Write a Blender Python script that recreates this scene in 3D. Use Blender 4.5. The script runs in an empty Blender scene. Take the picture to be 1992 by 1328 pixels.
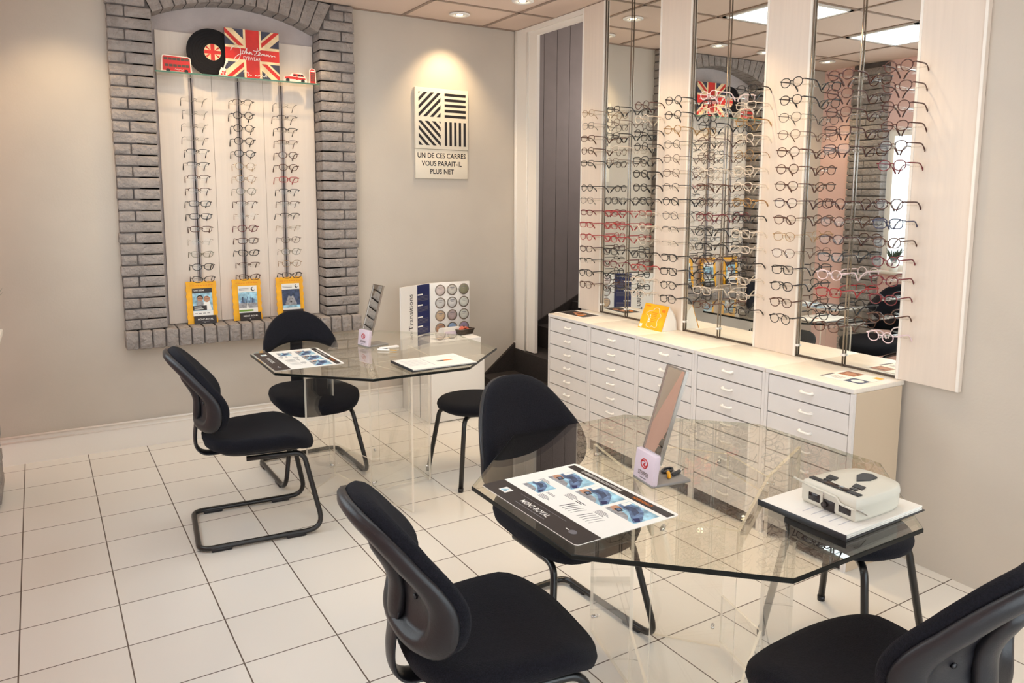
import bpy, bmesh, math, random
from mathutils import Matrix, Vector
random.seed(7)
S = bpy.context.scene
COL = S.collection
PI = math.pi
# ------------------------------------------------------------------ camera
cam_d = bpy.data.cameras.new('camera'); cam = bpy.data.objects.new('camera', cam_d); COL.objects.link(cam)
cam.matrix_world = Matrix(((0.844243, 0.062542, -0.532299, -0.48858),
                           (-0.535904, 0.112886, -0.836698, -3.98880),
                           (0.007761, 0.991638, 0.128820, 1.63524), (0, 0, 0, 1)))
cam_d.sensor_width = 36.0; cam_d.lens = 36.0 * 1490.926 / 1992.0
cam_d.shift_x = -(1036.806 - 996.0) / 1992.0
cam_d.shift_y = (576.191 - 664.0) / 1992.0
cam_d.clip_start = 0.02
S.camera = cam
# ------------------------------------------------------------------ view, world, daylight
S.view_settings.view_transform = 'Standard'; S.view_settings.look = 'None'
S.view_settings.gamma = 1.0; S.view_settings.use_curve_mapping = False
S.view_settings.exposure = 0.45
S.cycles.use_denoising = True
S.cycles.max_bounces = 10; S.cycles.diffuse_bounces = 5; S.cycles.glossy_bounces = 6
S.cycles.transparent_max_bounces = 40
S.cycles.sample_clamp_indirect = 6.0
W = bpy.data.worlds.new('daylight'); S.world = W; W.use_nodes = True
bg = W.node_tree.nodes['Background']; bg.inputs[0].default_value = (0.86, 0.93, 1.0, 1); bg.inputs[1].default_value = 2.85
def portal(loc, rot, sx, sy):
    l = bpy.data.lights.new('window_daylight', 'AREA'); l.shape = 'RECTANGLE'; l.size = sx; l.size_y = sy
    l.cycles.is_portal = True
    o = bpy.data.objects.new('window_daylight', l); COL.objects.link(o); o.location = loc; o.rotation_euler = rot
portal((0.95, -4.78, 1.32), (PI / 2, 0, PI), 3.3, 2.2)          # shop window behind the camera
portal((-0.86, -0.80, 1.62), (0, -PI / 2, 0), 1.34, 2.9)         # window in the left wall
WARM = (1.0, 0.74, 0.44)
CEIL = 2.945
# ------------------------------------------------------------------ helpers
def lin(c):
    f = lambda u: u / 12.92 if u <= 0.04045 else ((u + 0.055) / 1.055) ** 2.4
    return tuple(f(x / 255.0) for x in c) + (1.0,)
def mat(name, rgb, rough=0.5, metal=0.0, var=0.0, vscale=8.0, bump=0.0, bscale=60.0, spec=0.5, stretch=None, coat=0.0, sheen=0.0, bdist=0.01):
    m = bpy.data.materials.new(name); m.use_nodes = True
    nt = m.node_tree; b = nt.nodes['Principled BSDF']
    b.inputs['Base Color'].default_value = lin(rgb); b.inputs['Roughness'].default_value = rough
    b.inputs['Metallic'].default_value = metal; b.inputs['Specular IOR Level'].default_value = spec
    b.inputs['Coat Weight'].default_value = coat; b.inputs['Sheen Weight'].default_value = sheen
    tc = nt.nodes.new('ShaderNodeTexCoord'); mp = nt.nodes.new('ShaderNodeMapping')
    nt.links.new(tc.outputs['Object'], mp.inputs['Vector'])
    if stretch: mp.inputs['Scale'].default_value = stretch
    if var:
        n = nt.nodes.new('ShaderNodeTexNoise'); n.inputs['Scale'].default_value = vscale; n.inputs['Detail'].default_value = 5
        r = nt.nodes.new('ShaderNodeValToRGB')
        r.color_ramp.elements[0].position = 0.3; r.color_ramp.elements[1].position = 0.7
        r.color_ramp.elements[0].color = lin(tuple(max(0, x * (1 - var)) for x in rgb))
        r.color_ramp.elements[1].color = lin(tuple(min(255, x * (1 + var)) for x in rgb))
        nt.links.new(mp.outputs[0], n.inputs['Vector']); nt.links.new(n.outputs['Fac'], r.inputs[0]); nt.links.new(r.outputs[0], b.inputs['Base Color'])
    if bump:
        n2 = nt.nodes.new('ShaderNodeTexNoise'); n2.inputs['Scale'].default_value = bscale; n2.inputs['Detail'].default_value = 6
        bp = nt.nodes.new('ShaderNodeBump'); bp.inputs['Strength'].default_value = bump; bp.inputs['Distance'].default_value = bdist
        nt.links.new(mp.outputs[0], n2.inputs['Vector']); nt.links.new(n2.outputs['Fac'], bp.inputs['Height']); nt.links.new(bp.outputs[0], b.inputs['Normal'])
    return m
def glass(name, tint=(1, 1, 1), ior=1.5, rough=0.0, mul=1.0):
    """thin clear sheet: what is not reflected by Fresnel passes straight through"""
    m = bpy.data.materials.new(name); m.use_nodes = True; nt = m.node_tree; nt.nodes.clear()
    o = nt.nodes.new('ShaderNodeOutputMaterial'); mx = nt.nodes.new('ShaderNodeMixShader')
    t = nt.nodes.new('ShaderNodeBsdfTransparent'); t.inputs[0].default_value = tuple(tint) + (1,)
    g = nt.nodes.new('ShaderNodeBsdfGlossy'); g.inputs['Roughness'].default_value = rough; g.inputs['Color'].default_value = (1, 1, 1, 1)
    f = nt.nodes.new('ShaderNodeFresnel'); gm = nt.nodes.new('ShaderNodeNewGeometry'); mi = nt.nodes.new('ShaderNodeMix')
    mi.inputs['A'].default_value = ior; mi.inputs['B'].default_value = 1.0 / ior      # a sheet reflects alike from both of its faces
    nt.links.new(gm.outputs['Backfacing'], mi.inputs['Factor']); nt.links.new(mi.outputs['Result'], f.inputs[0])
    fac = f.outputs[0]
    if mul != 1.0:
        mm = nt.nodes.new('ShaderNodeMath'); mm.operation = 'MULTIPLY'; mm.inputs[1].default_value = mul; mm.use_clamp = True
        nt.links.new(fac, mm.inputs[0]); fac = mm.outputs[0]
    nt.links.new(fac, mx.inputs[0]); nt.links.new(t.outputs[0], mx.inputs[1]); nt.links.new(g.outputs[0], mx.inputs[2]); nt.links.new(mx.outputs[0], o.inputs[0])
    return m
def frosty(name, rgb, clear):
    m = bpy.data.materials.new(name); m.use_nodes = True; nt = m.node_tree
    b = nt.nodes['Principled BSDF']; b.inputs['Base Color'].default_value = lin(rgb); b.inputs['Roughness'].default_value = 0.15
    b.inputs['Alpha'].default_value = 1 - clear
    return m
def emit(name, rgb, strength):
    m = bpy.data.materials.new(name); m.use_nodes = True; nt = m.node_tree
    b = nt.nodes['Principled BSDF']; b.inputs['Base Color'].default_value = lin(rgb)
    b.inputs['Emission Color'].default_value = lin(rgb); b.inputs['Emission Strength'].default_value = strength
    return m
class MB:
    """collects shapes and links them as ONE mesh object"""
    def __init__(s, m=None): s.v = []; s.f = []; s.fm = []; s.fs = []; s.mats = []; s.cur = m
    def idx(s, m):
        m = m or s.cur
        if m not in s.mats: s.mats.append(m)
        return s.mats.index(m)
    def add(s, vs, fs, m=None, smooth=False, fn=None):
        k = len(s.v); i = s.idx(m)
        s.v += [tuple(fn(*p)) if fn else tuple(p) for p in vs]
        for f in fs: s.f.append([k + a for a in f]); s.fm.append(i); s.fs.append(smooth)
        return s
    def box(s, x0, x1, y0, y1, z0, z1, m=None, fn=None):
        v = [(x, y, z) for z in (z0, z1) for y in (y0, y1) for x in (x0, x1)]
        return s.add(v, [(0, 2, 3, 1), (4, 5, 7, 6), (0, 1, 5, 4), (2, 6, 7, 3), (0, 4, 6, 2), (1, 3, 7, 5)], m, False, fn)
    def rbox(s, x0, x1, y0, y1, z0, z1, r=0.004, seg=2, m=None, fn=None, smooth=True):
        bm = bmesh.new(); bmesh.ops.create_cube(bm, size=1)
        for w in bm.verts: w.co = Vector((x0 + (w.co.x + .5) * (x1 - x0), y0 + (w.co.y + .5) * (y1 - y0), z0 + (w.co.z + .5) * (z1 - z0)))
        bmesh.ops.bevel(bm, geom=bm.edges[:], offset=r, segments=seg, affect='EDGES', profile=0.5)
        bm.verts.index_update()
        s.add([w.co[:] for w in bm.verts], [[w.index for w in f.verts] for f in bm.faces], m, smooth, fn); bm.free(); return s
    def prism(s, poly, c0, c1, m=None, fn=None, side=None):
        """polygon (a,b) pushed from c0 to c1 along the third axis"""
        n = len(poly); v = [(a, b, c0) for a, b in poly] + [(a, b, c1) for a, b in poly]
        s.add(v, [list(range(n))[::-1], [n + i for i in range(n)]], m, False, fn)
        s.add(v, [(i, (i + 1) % n, n + (i + 1) % n, n + i) for i in range(n)], side or m, False, fn); return s
    def rect(s, a0, a1, b0, b1, c0, c1, m=None, fn=None): return s.prism([(a0, b0), (a1, b0), (a1, b1), (a0, b1)], c0, c1, m, fn)
    def tube(s, pts, r, seg=8, m=None, closed=False, fn=None, flat=1.0, ref=None):
        P = [Vector(p) for p in pts]; n = len(P); rings = []
        up = None
        for i in range(n):
            if closed: t = P[(i + 1) % n] - P[i - 1]
            else: t = P[min(i + 1, n - 1)] - P[max(i - 1, 0)]
            t.normalize()
            if up is None:
                a = Vector(ref) if ref else (Vector((0, 0, 1)) if abs(t.z) < 0.9 else Vector((1, 0, 0)))
                up = (a - t * a.dot(t)).normalized()
            else:
                up = up - t * up.dot(t)
                up.normalize()
            sd = t.cross(up); rr = r[i] if isinstance(r, (list, tuple)) else r
            rings.append([P[i] + (sd * math.cos(2 * PI * k / seg) * rr + up * math.sin(2 * PI * k / seg) * rr * flat) for k in range(seg)])
        v = [p[:] for rg in rings for p in rg]; f = []
        for i in range(n if closed else n - 1):
            j = (i + 1) % n
            for k in range(seg): f.append((i * seg + k, i * seg + (k + 1) % seg, j * seg + (k + 1) % seg, j * seg + k))
        if not closed: f += [list(range(seg))[::-1], [(n - 1) * seg + k for k in range(seg)]]
        return s.add(v, f, m, True, fn)
    def lathe(s, prof, seg=24, m=None, fn=None, smooth=True):
        """profile (r,z) about z; r=0 ends close"""
        v = []; f = []; n = len(prof)
        for r, z in prof:
            for k in range(seg): v.append((r * math.cos(2 * PI * k / seg), r * math.sin(2 * PI * k / seg), z))
        for i in range(n - 1):
            for k in range(seg): f.append((i * seg + k, i * seg + (k + 1) % seg, (i + 1) * seg + (k + 1) % seg, (i + 1) * seg + k))
        f += [list(range(seg))[::-1], [(n - 1) * seg + k for k in range(seg)]]
        return s.add(v, f, m, smooth, fn)
    def pad(s, outline, cen, rings, fn, m=None):
        """rings of a closed outline shrunk about a centre, each with its own height: cushions and shells"""
        n = len(outline); v = []; f = []; rows = []
        for sc, off in rings:
            if sc == 0: rows.append([len(v)]); v.append((cen[0], cen[1], off))
            else:
                rows.append(list(range(len(v), len(v) + n)))
                v += [(cen[0] + (a - cen[0]) * sc, cen[1] + (b - cen[1]) * sc, off) for a, b in outline]
        for A, B in zip(rows, rows[1:]):
            for k in range(n):
                a, a2, b, b2 = A[k % len(A)], A[(k + 1) % len(A)], B[k % len(B)], B[(k + 1) % len(B)]
                if len(A) == 1: f.append((a, b2, b)) if a != b else None
                elif len(B) == 1: f.append((a, a2, b))
                else: f.append((a, a2, b2, b))
        return s.add(v, f, m, True, fn)
    def text(s, body, size, fn, m=None, align='CENTER', sx=1.0, shear=0.0, off=0.0):
        key = (body, align, shear, off)
        if key not in TXT:
            c = bpy.data.curves.new('t', 'FONT'); c.body = body; c.size = 1.0; c.align_x = align; c.align_y = 'CENTER'; c.resolution_u = 3; c.shear = shear; c.offset = off
            o = bpy.data.objects.new('t', c); COL.objects.link(o); dg = bpy.context.evaluated_depsgraph_get(); dg.update()
            e = o.evaluated_get(dg); me = e.to_mesh()
            TXT[key] = ([w.co[:2] for w in me.vertices], [list(p.vertices) for p in me.polygons]); e.to_mesh_clear()
            bpy.data.objects.remove(o); bpy.data.curves.remove(c)
        v, f = TXT[key]
        return s.add([(x * size * sx, y * size, 0.0) for x, y in v], f, m, False, fn)
    def mesh(s, name):
        me = bpy.data.meshes.new(name); me.from_pydata(s.v, [], s.f)
        for m in s.mats: me.materials.append(m)
        me.polygons.foreach_set('material_index', s.fm); me.polygons.foreach_set('use_smooth', s.fs)
        bm = bmesh.new(); bm.from_mesh(me); bmesh.ops.recalc_face_normals(bm, faces=bm.faces[:]); bm.to_mesh(me); bm.free()
        me.update(); return me
    def build(s, name, parent=None, loc=(0, 0, 0), rz=0.0):
        o = bpy.data.objects.new(name, s.mesh(name)); COL.objects.link(o); o.location = loc; o.rotation_euler = (0, 0, rz)
        if parent: o.parent = parent
        return o
TXT = {}
def tag(o, label, cat, group=None):
    o['label'] = label; o['category'] = cat
    if group: o['group'] = group
    return o
def thing(name, label, cat, loc=(0, 0, 0), rz=0.0, group=None):
    o = bpy.data.objects.new(name, None); o.empty_display_size = 0.05; COL.objects.link(o); o.location = loc; o.rotation_euler = (0, 0, rz)
    return tag(o, label, cat, group)
def struct(o): o['kind'] = 'structure'; return o
def inst(name, me, parent, loc=(0, 0, 0), rot=(0, 0, 0)):
    o = bpy.data.objects.new(name, me); COL.objects.link(o); o.parent = parent; o.location = loc; o.rotation_euler = rot; return o
def copy_tree(root, loc, rz, label, group=None):
    r = root.copy(); COL.objects.link(r); r.location = loc; r.rotation_euler = (0, 0, rz); r['label'] = label
    if group: r['group'] = group
    for ch in list(root.children):
        c = ch.copy(); COL.objects.link(c); c.parent = r
        for g in list(ch.children):
            d = g.copy(); COL.objects.link(d); d.parent = c
    return r
def fillet(pts, r, n=6):
    """polyline with its inner corners rounded"""
    P = [Vector(p) for p in pts]; out = [P[0]]
    for i in range(1, len(P) - 1):
        rr = r[i - 1] if isinstance(r, (list, tuple)) else r
        a, b, c = P[i - 1], P[i], P[i + 1]; u = (a - b); w = (c - b)
        ang = u.angle(w); d = min(rr / math.tan(ang / 2) if ang < PI - 1e-3 else 0, u.length * .49, w.length * .49)
        p0 = b + u.normalized() * d; p2 = b + w.normalized() * d
        for k in range(n + 1):
            t = k / n; out.append(p0 * (1 - t) ** 2 + b * 2 * t * (1 - t) + p2 * t * t)
    out.append(P[-1]); return out
def smooth_closed(pts, sub=4):
    n = len(pts); out = []
    for i in range(n):
        p0, p1, p2, p3 = [Vector(pts[(i + k) % n]) for k in (-1, 0, 1, 2)]
        for k in range(sub):
            t = k / sub
            out.append((0.5 * (2 * p1 + (p2 - p0) * t + (2 * p0 - 5 * p1 + 4 * p2 - p3) * t * t + (3 * p1 - p0 - 3 * p2 + p3) * t ** 3))[:])
    return out
def smooth_open(pts, sub=5):
    P = [Vector(pts[0])] + [Vector(p) for p in pts] + [Vector(pts[-1])]; out = []
    for i in range(len(P) - 3):
        p0, p1, p2, p3 = P[i:i + 4]
        for k in range(sub):
            t = k / sub
            out.append((0.5 * (2 * p1 + (p2 - p0) * t + (2 * p0 - 5 * p1 + 4 * p2 - p3) * t * t + (3 * p1 - p0 - 3 * p2 + p3) * t ** 3))[:])
    out.append(P[-1][:]); return out
ORD = ['topmost', 'second', 'third', 'fourth', 'fifth', 'sixth', 'seventh', 'eighth', 'ninth', 'tenth', 'eleventh', 'twelfth', 'thirteenth', 'fourteenth', 'fifteenth']
# mirror-wall frame: d = depth behind the cabinet fronts, s = along the wall towards the stairs
MA = -0.022
MO = Vector((2.399, -5.0 / 3.0, 0)); MD = Vector((math.cos(MA), math.sin(MA), 0)); MSV = Vector((-math.sin(MA), math.cos(MA), 0))
def WP(d, s, z=0.0): return MO + MD * d + MSV * s + Vector((0, 0, z))
MIR = 0.354
COUNTER = 0.829
# ------------------------------------------------------------------ materials
M = {}
def mk(k, *a, **kw): M[k] = mat(k, *a, **kw)
mk('wall_paint', (199, 189, 176), 0.75, var=0.015, vscale=3, bump=0.06, bscale=90)
mk('left_paint', (236, 198, 188), 0.75, var=0.015, vscale=3, bump=0.06, bscale=90)
mk('white_trim', (240, 233, 223), 0.45, bump=0.02)
mk('brick_paint', (152, 143, 137), 0.62, var=0.07, vscale=14, bump=1.0, bscale=34, bdist=0.022)
mk('mortar', (96, 89, 86), 0.9, bump=0.3, bscale=80)
mk('plaster', (196, 184, 180), 0.85, var=0.03, bump=0.25, bscale=60)
mk('ceiling_tile', (222, 200, 184), 0.85, bump=0.15, bscale=160)
mk('ceiling_bar', (150, 128, 112), 0.5)
mk('stair_panel', (128, 120, 118), 0.7, var=0.02)
mk('stair_carpet', (44, 37, 35), 0.95, var=0.15, vscale=90, bump=0.4, bscale=300)
mk('laminate', (236, 226, 212), 0.35, var=0.03, vscale=5, stretch=(60, 3, 3), bump=0.02)
mk('wood_white', (226, 211, 196), 0.4, var=0.012, vscale=2.2, stretch=(14, 26, 1.2), bump=0.05, bscale=10)
mk('drawer_white', (228, 222, 217), 0.38, var=0.015, vscale=3)
mk('side_warm_shade', (206, 186, 160), 0.5)
mk('gap_dark', (60, 52, 50), 0.8)
mk('handle_white', (240, 234, 226), 0.25)
mk('board_cream', (230, 216, 202), 0.55, var=0.012, vscale=2, stretch=(30, 30, 1.5))
mk('steel', (168, 160, 152), 0.25, metal=1.0)
mk('rail_metal', (158, 146, 142), 0.4, metal=0.3)
mk('chrome', (225, 225, 225), 0.1, metal=1.0)
mk('fabric', (25, 25, 31), 0.95, var=0.25, vscale=260, bump=0.5, bscale=420, spec=0.12, sheen=0.04)
mk('plastic', (27, 26, 30), 0.38, bump=0.08, bscale=240)
mk('black_tube', (20, 19, 19), 0.3, spec=0.6)
mk('white', (238, 234, 228), 0.5)
mk('paper', (240, 237, 230), 0.6)
mk('ink', (34, 28, 30), 0.6)
mk('ink_soft', (112, 108, 112), 0.7)
mk('pale_ink', (188, 186, 190), 0.7)
mk('sign_ivory', (238, 226, 205), 0.45)
mk('red', (196, 34, 28), 0.45)
mk('flag_cream', (232, 205, 160), 0.55, var=0.10, vscale=14)
mk('flag_navy', (58, 58, 76), 0.55, var=0.12, vscale=14)
mk('flag_red', (200, 36, 26), 0.5, var=0.08, vscale=10)
mk('vinyl', (18, 14, 16), 0.55, spec=0.2)
mk('card_edge', (240, 226, 210), 0.6)
mk('yellow', (246, 176, 22), 0.5, var=0.05, vscale=20)
mk('orange', (236, 130, 22), 0.5)
mk('black_card', (44, 34, 32), 0.45)
mk('navy', (26, 36, 88), 0.45)
mk('pale_pink', (214, 198, 208), 0.4)
mk('grey_plastic', (140, 136, 132), 0.4)
mk('device', (214, 210, 196), 0.4, bump=0.03)
mk('dark_glass', (40, 34, 34), 0.12)
mk('folder_black', (40, 42, 46), 0.4)
mk('green', (120, 160, 60), 0.5)
mk('skin_print', (190, 140, 110), 0.6)
mk('sky_print', (150, 190, 215), 0.55, var=0.25, vscale=30)
mk('blue_print', (92, 114, 146), 0.55, var=0.3, vscale=60)
mk('deep_print', (56, 68, 94), 0.55, var=0.3, vscale=50)
mk('brown_print', (150, 100, 72), 0.55, var=0.3, vscale=50)
mk('grey_print', (150, 148, 150), 0.55, var=0.2, vscale=50)
mk('pill_brown', (78, 64, 52), 0.5)
M['table_glass'] = glass('table_glass', (0.962, 0.947, 0.895), 1.5)
m = mat('table_edge', (16, 20, 18), 0.3, spec=0.25); nt = m.node_tree      # dark from outside, see-through from inside the sheet
b = nt.nodes['Principled BSDF']; t_ = nt.nodes.new('ShaderNodeBsdfTransparent'); t_.inputs[0].default_value = (0.80, 0.82, 0.76, 1)
mx = nt.nodes.new('ShaderNodeMixShader'); gm = nt.nodes.new('ShaderNodeNewGeometry')
nt.links.new(gm.outputs['Backfacing'], mx.inputs[0]); nt.links.new(b.outputs[0], mx.inputs[1]); nt.links.new(t_.outputs[0], mx.inputs[2]); nt.links.new(mx.outputs[0], nt.nodes['Material Output'].inputs[0])
M['table_edge'] = m
M['acrylic'] = glass('acrylic', (0.985, 0.985, 0.98), 1.45)
M['acrylic_edge'] = frosty('acrylic_edge', (246, 238, 222), 0.35)
M['shelf_edge'] = frosty('shelf_edge', (88, 128, 112), 0.15)
M['lens'] = glass('lens', (0.97, 0.97, 0.965), 1.45, 0.0, 0.4)
M['peg_clear'] = glass('peg_clear', (0.95, 0.94, 0.92), 1.5, 0.05, 1.0)
M['window_glass'] = glass('window_glass', (0.98, 0.99, 0.98), 1.5)
m = bpy.data.materials.new('mirror'); m.use_nodes = True; b = m.node_tree.nodes['Principled BSDF']
b.inputs['Base Color'].default_value = (0.86, 0.885, 0.865, 1); b.inputs['Metallic'].default_value = 1; b.inputs['Roughness'].default_value = 0.0
M['mirror'] = m
M['lamp_panel'] = emit('lamp_panel', (236, 248, 252), 7.0)
M['bulb'] = emit('bulb', (255, 236, 200), 14.0)
# eyeglass frame colours
for k, c, r_, me_ in (('black', (26, 22, 24), .25, 0), ('brown', (84, 50, 36), .25, 0), ('tortoise', (72, 38, 32), .25, 0), ('gold', (176, 140, 92), .25, .9), ('silver', (172, 166, 164), .25, .9),
                      ('red', (164, 32, 36), .3, 0), ('burgundy', (108, 34, 42), .25, 0), ('gunmetal', (82, 76, 76), .3, .7), ('navy', (40, 44, 78), .3, 0), ('olive', (104, 96, 62), .3, .3)):
    mk('frame_' + k, c, r_, metal=me_)
M['frame_clear'] = frosty('frame_clear', (236, 222, 206), 0.45); M['frame_white'] = mat('frame_white', (232, 208, 212), .3)
# tiled floor: square ceramic tiles a third of a metre wide
m = bpy.data.materials.new('floor_tile'); m.use_nodes = True; nt = m.node_tree; b = nt.nodes['Principled BSDF']; b.inputs['Roughness'].default_value = 0.2
tc = nt.nodes.new('ShaderNodeTexCoord'); mp = nt.nodes.new('ShaderNodeMapping'); mp.inputs['Rotation'].default_value = (0, 0, -0.0076)
mp.inputs['Location'].default_value = (10.0 + 0.0011, 10.0 + 0.0011, 0)
bt = nt.nodes.new('ShaderNodeTexBrick'); bt.offset = 0; bt.squash = 1
bt.inputs['Scale'].default_value = 1.0; bt.inputs['Mortar Size'].default_value = 0.0026; bt.inputs['Mortar Smooth'].default_value = 0.1
bt.inputs['Brick Width'].default_value = 1 / 3; bt.inputs['Row Height'].default_value = 1 / 3; bt.inputs['Bias'].default_value = 0
bt.inputs['Color1'].default_value = lin((223, 219, 212)); bt.inputs['Color2'].default_value = lin((218, 213, 205)); bt.inputs['Mortar'].default_value = lin((96, 84, 76))
nt.links.new(tc.outputs['Object'], mp.inputs[0]); nt.links.new(mp.outputs[0], bt.inputs['Vector']); nt.links.new(bt.outputs['Color'], b.inputs['Base Color'])
bp = nt.nodes.new('ShaderNodeBump'); bp.inputs['Strength'].default_value = 0.35; bp.inputs['Distance'].default_value = 0.002; bp.invert = True
nt.links.new(bt.outputs['Fac'], bp.inputs['Height']); nt.links.new(bp.outputs[0], b.inputs['Normal'])
M['floor_tile'] = m
# ------------------------------------------------------------------ the room
XL, YB, YF = -0.82, 1.47, -4.80
struct(MB(M['floor_tile']).box(-0.95, 3.2, -4.9, 1.6, -0.06, 0.0).build('floor'))
cb = MB(M['ceiling_tile']).box(-0.95, 2.99, -4.9, 1.60, CEIL + 0.006, CEIL + 0.06)
gx = [2.5 - 0.675 * k for k in range(5)]; gy = [0.92 - 0.675 * k for k in range(9)]
for x in gx: cb.box(x - 0.012, x + 0.012, -4.8, 1.47, CEIL, CEIL + 0.012, M['ceiling_bar'])
for y in gy: cb.box(-0.82, 2.80, y - 0.012, y + 0.012, CEIL, CEIL + 0.0118, M['ceiling_bar'])
cb.box(-0.82, 2.80, 1.45, 1.47, CEIL - 0.002, CEIL + 0.012, M['ceiling_bar'])
struct(cb.build('ceiling'))
# back wall with the hole of the arched niche, and the niche's plaster back
NX0, NX1, NZ0 = 0.148, 1.182, 0.775
wb = MB(M['wall_paint'])
wb.box(1.31, 2.83, YB, 1.60, 0, CEIL + 0.05); wb.box(XL - 0.1, 0.03, YB, 1.60, 0, CEIL + 0.05)
wb.box(0.03, 1.31, YB, 1.60, 0, 0.66); wb.box(0.03, 1.31, 1.578, 1.60, 0.66, CEIL + 0.05, M['plaster'])
struct(wb.build('wall_back'))
bb = MB(M['white_trim'])
bb.box(-0.82, 2.46, 1.452, YB, 0, 0.135); bb.box(-0.82, 2.46, 1.457, YB, 0.135, 0.172)
bb.tube([(-0.82, 1.455, 0.172), (2.46, 1.455, 0.172)], 0.008, 8); bb.tube([(-0.82, 1.454, 0.140), (2.46, 1.454, 0.140)], 0.006, 8)
struct(bb.build('baseboard_back'))
# grey painted brick round the niche: piers, soldier arch, sill
YFACE = 1.40
R_ = 1.19; CX_, CZ_ = 0.665, 1.67
br = MB(M['brick_paint'])
def brick(b, x0, x1, z0, z1, y0, y1):
    j = random.uniform(-0.004, 0.004)
    b.rbox(x0 + .003, x1 - .003, y0 + j, y1, z0 + .004, z1 - .004, 0.007, 2)
h = 0.0686
for side in (0, 1):
    for k in range(32):
        z0 = NZ0 + k * h; z1 = min(z0 + h, CEIL - .001)
        if z1 - z0 < .02: continue
        xin = NX1 + max(0, (z0 + z1) / 2 - 2.745) * 0.6
        xo = 1.432 + random.uniform(-.005, .005)
        spl = [xin, xo] if k % 2 else [xin, xin + 0.62 * (xo - xin), xo]
        for a, c in zip(spl, spl[1:]):
            if side: brick(br, a, c, z0, z1, YFACE, 1.577)
            else: brick(br, 2 * CX_ - c, 2 * CX_ - a, z0, z1, YFACE, 1.577)
n = 15; a0 = math.radians(25.7)
for k in range(n):
    t0 = -a0 + 2 * a0 * k / n + .003; t1 = -a0 + 2 * a0 * (k + 1) / n - .003
    poly = []
    for t, top in ((t0, 0), (t1, 0), (t1, 1), (t0, 1)):
        rr = R_ if not top else min(R_ + 0.21, (CEIL - CZ_ - .002) / math.cos(t))
        poly.append((CX_ + rr * math.sin(t), CZ_ + rr * math.cos(t)))
    j = random.uniform(-.003, .003)
    br.prism(poly, YFACE + j, 1.577, None, lambda a, b, c: (a, c, b))
for k in range(20):
    x0 = -0.105 + k * 0.0769
    br.rbox(x0 + .0035, x0 + 0.0735, 1.352 + random.uniform(-.004, .004), 1.577 if 0.12 < x0 < 1.15 else 1.468, 0.658, NZ0 - .001, 0.009, 2)
br.box(1.19, 1.425, YFACE + .012, 1.468, 0.78, CEIL, M['mortar']); br.box(-0.095, 0.14, YFACE + .012, 1.468, 0.78, CEIL, M['mortar'])
br.box(1.19, 1.30, 1.40, 1.577, 0.78, 2.74, M['mortar'], lambda x, y, z: (x, max(y, YFACE + .012), z)); br.box(0.03, 0.14, YFACE + .012, 1.577, 0.78, 2.74, M['mortar'])
br.box(-0.10, 1.428, 1.364, 1.468, 0.663, 0.768, M['mortar']); br.box(0.14, 1.19, 1.40, 1.577, 0.665, 0.768, M['mortar'])
for k in range(n):
    t0 = -a0 + 2 * a0 * k / n; t1 = -a0 + 2 * a0 * (k + 1) / n
    br.prism([(CX_ + (R_ + .008 if not top else (CEIL - CZ_) / math.cos(t)) * math.sin(t), CZ_ + (R_ + .008 if not top else (CEIL - CZ_) / math.cos(t)) * math.cos(t)) for t, top in ((t0, 0), (t1, 0), (t1, 1), (t0, 1))], YFACE + .012, 1.575, M['mortar'], lambda a, b, c: (a, c, b))
struct(br.build('trim_1'))
# left wall: plaster, brick pier, window
wl = MB(M['left_paint']).box(XL - .1, XL, 1.10, YB, 0, CEIL + .05).box(XL - .1, XL, YF, -2.25, 0, CEIL + .05)
wl.box(XL - .1, XL, -2.25, 1.10, 0, 0.95).box(XL - .1, XL, -2.25, 1.10, 2.3, CEIL + .05)
struct(wl.build('wall_left'))
pl = MB(M['brick_paint'])
for k in range(42):
    z0 = 0.02 + k * 0.0686
    for a, c in (((0.70, 1.10),) if k % 2 else ((0.70, 0.91), (0.91, 1.10))):
        pl.rbox(XL - .06, XL + .05 + random.uniform(-.004, .004), a + .003, c - .003, z0 + .004, min(z0 + .0646, CEIL - .001), .006, 2)
pl.box(XL - .06, XL + .03, 0.71, 1.09, 0.0, CEIL, M['mortar'])
struct(pl.build('trim_2'))
w1 = MB(M['white_trim'])
for y0, y1, z0, z1 in ((-2.25, 0.69, 0.95, 1.01), (-2.25, 0.69, 2.24, 2.3), (-2.25, -2.19, 1.01, 2.24), (0.63, 0.69, 1.01, 2.24), (-0.82, -0.76, 1.01, 2.24)): w1.box(XL - .07, XL - .02, y0, y1, z0, z1)
w1.box(XL - .048, XL - .042, -2.2, 0.64, 1.0, 2.25, M['window_glass']); struct(w1.build('window_1'))
# shop front behind the camera
wf = MB(M['wall_paint']).box(-0.92, -0.72, YF - .1, YF, 0, CEIL + .05).box(2.62, 3.0, YF - .1, YF, 0, CEIL + .05).box(-0.72, 2.62, YF - .1, YF, 0, 0.22).box(-0.72, 2.62, YF - .1, YF, 2.42, CEIL + .05)
struct(wf.build('wall_front'))
w2 = MB(M['steel'])
for x0, x1, z0, z1 in ((-0.72, 2.62, 0.22, 0.28), (-0.72, 2.62, 2.36, 2.42), (-0.72, -0.66, 0.28, 2.36), (2.56, 2.62, 0.28, 2.36), (0.92, 0.98, 0.28, 2.36)): w2.box(x0, x1, YF - .07, YF - .02, z0, z1)
w2.box(-0.70, 2.60, YF - .05, YF - .042, 0.25, 2.39, M['window_glass']); struct(w2.build('window_2'))
# right wall behind the mirrors (slightly turned), local x = depth, local y = along the wall
wr = MB(M['wall_paint']).box(0.362, 0.50, -3.25, 2.205, 0, CEIL + .05)
struct(wr.build('wall_right', None, MO, MA))
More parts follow.
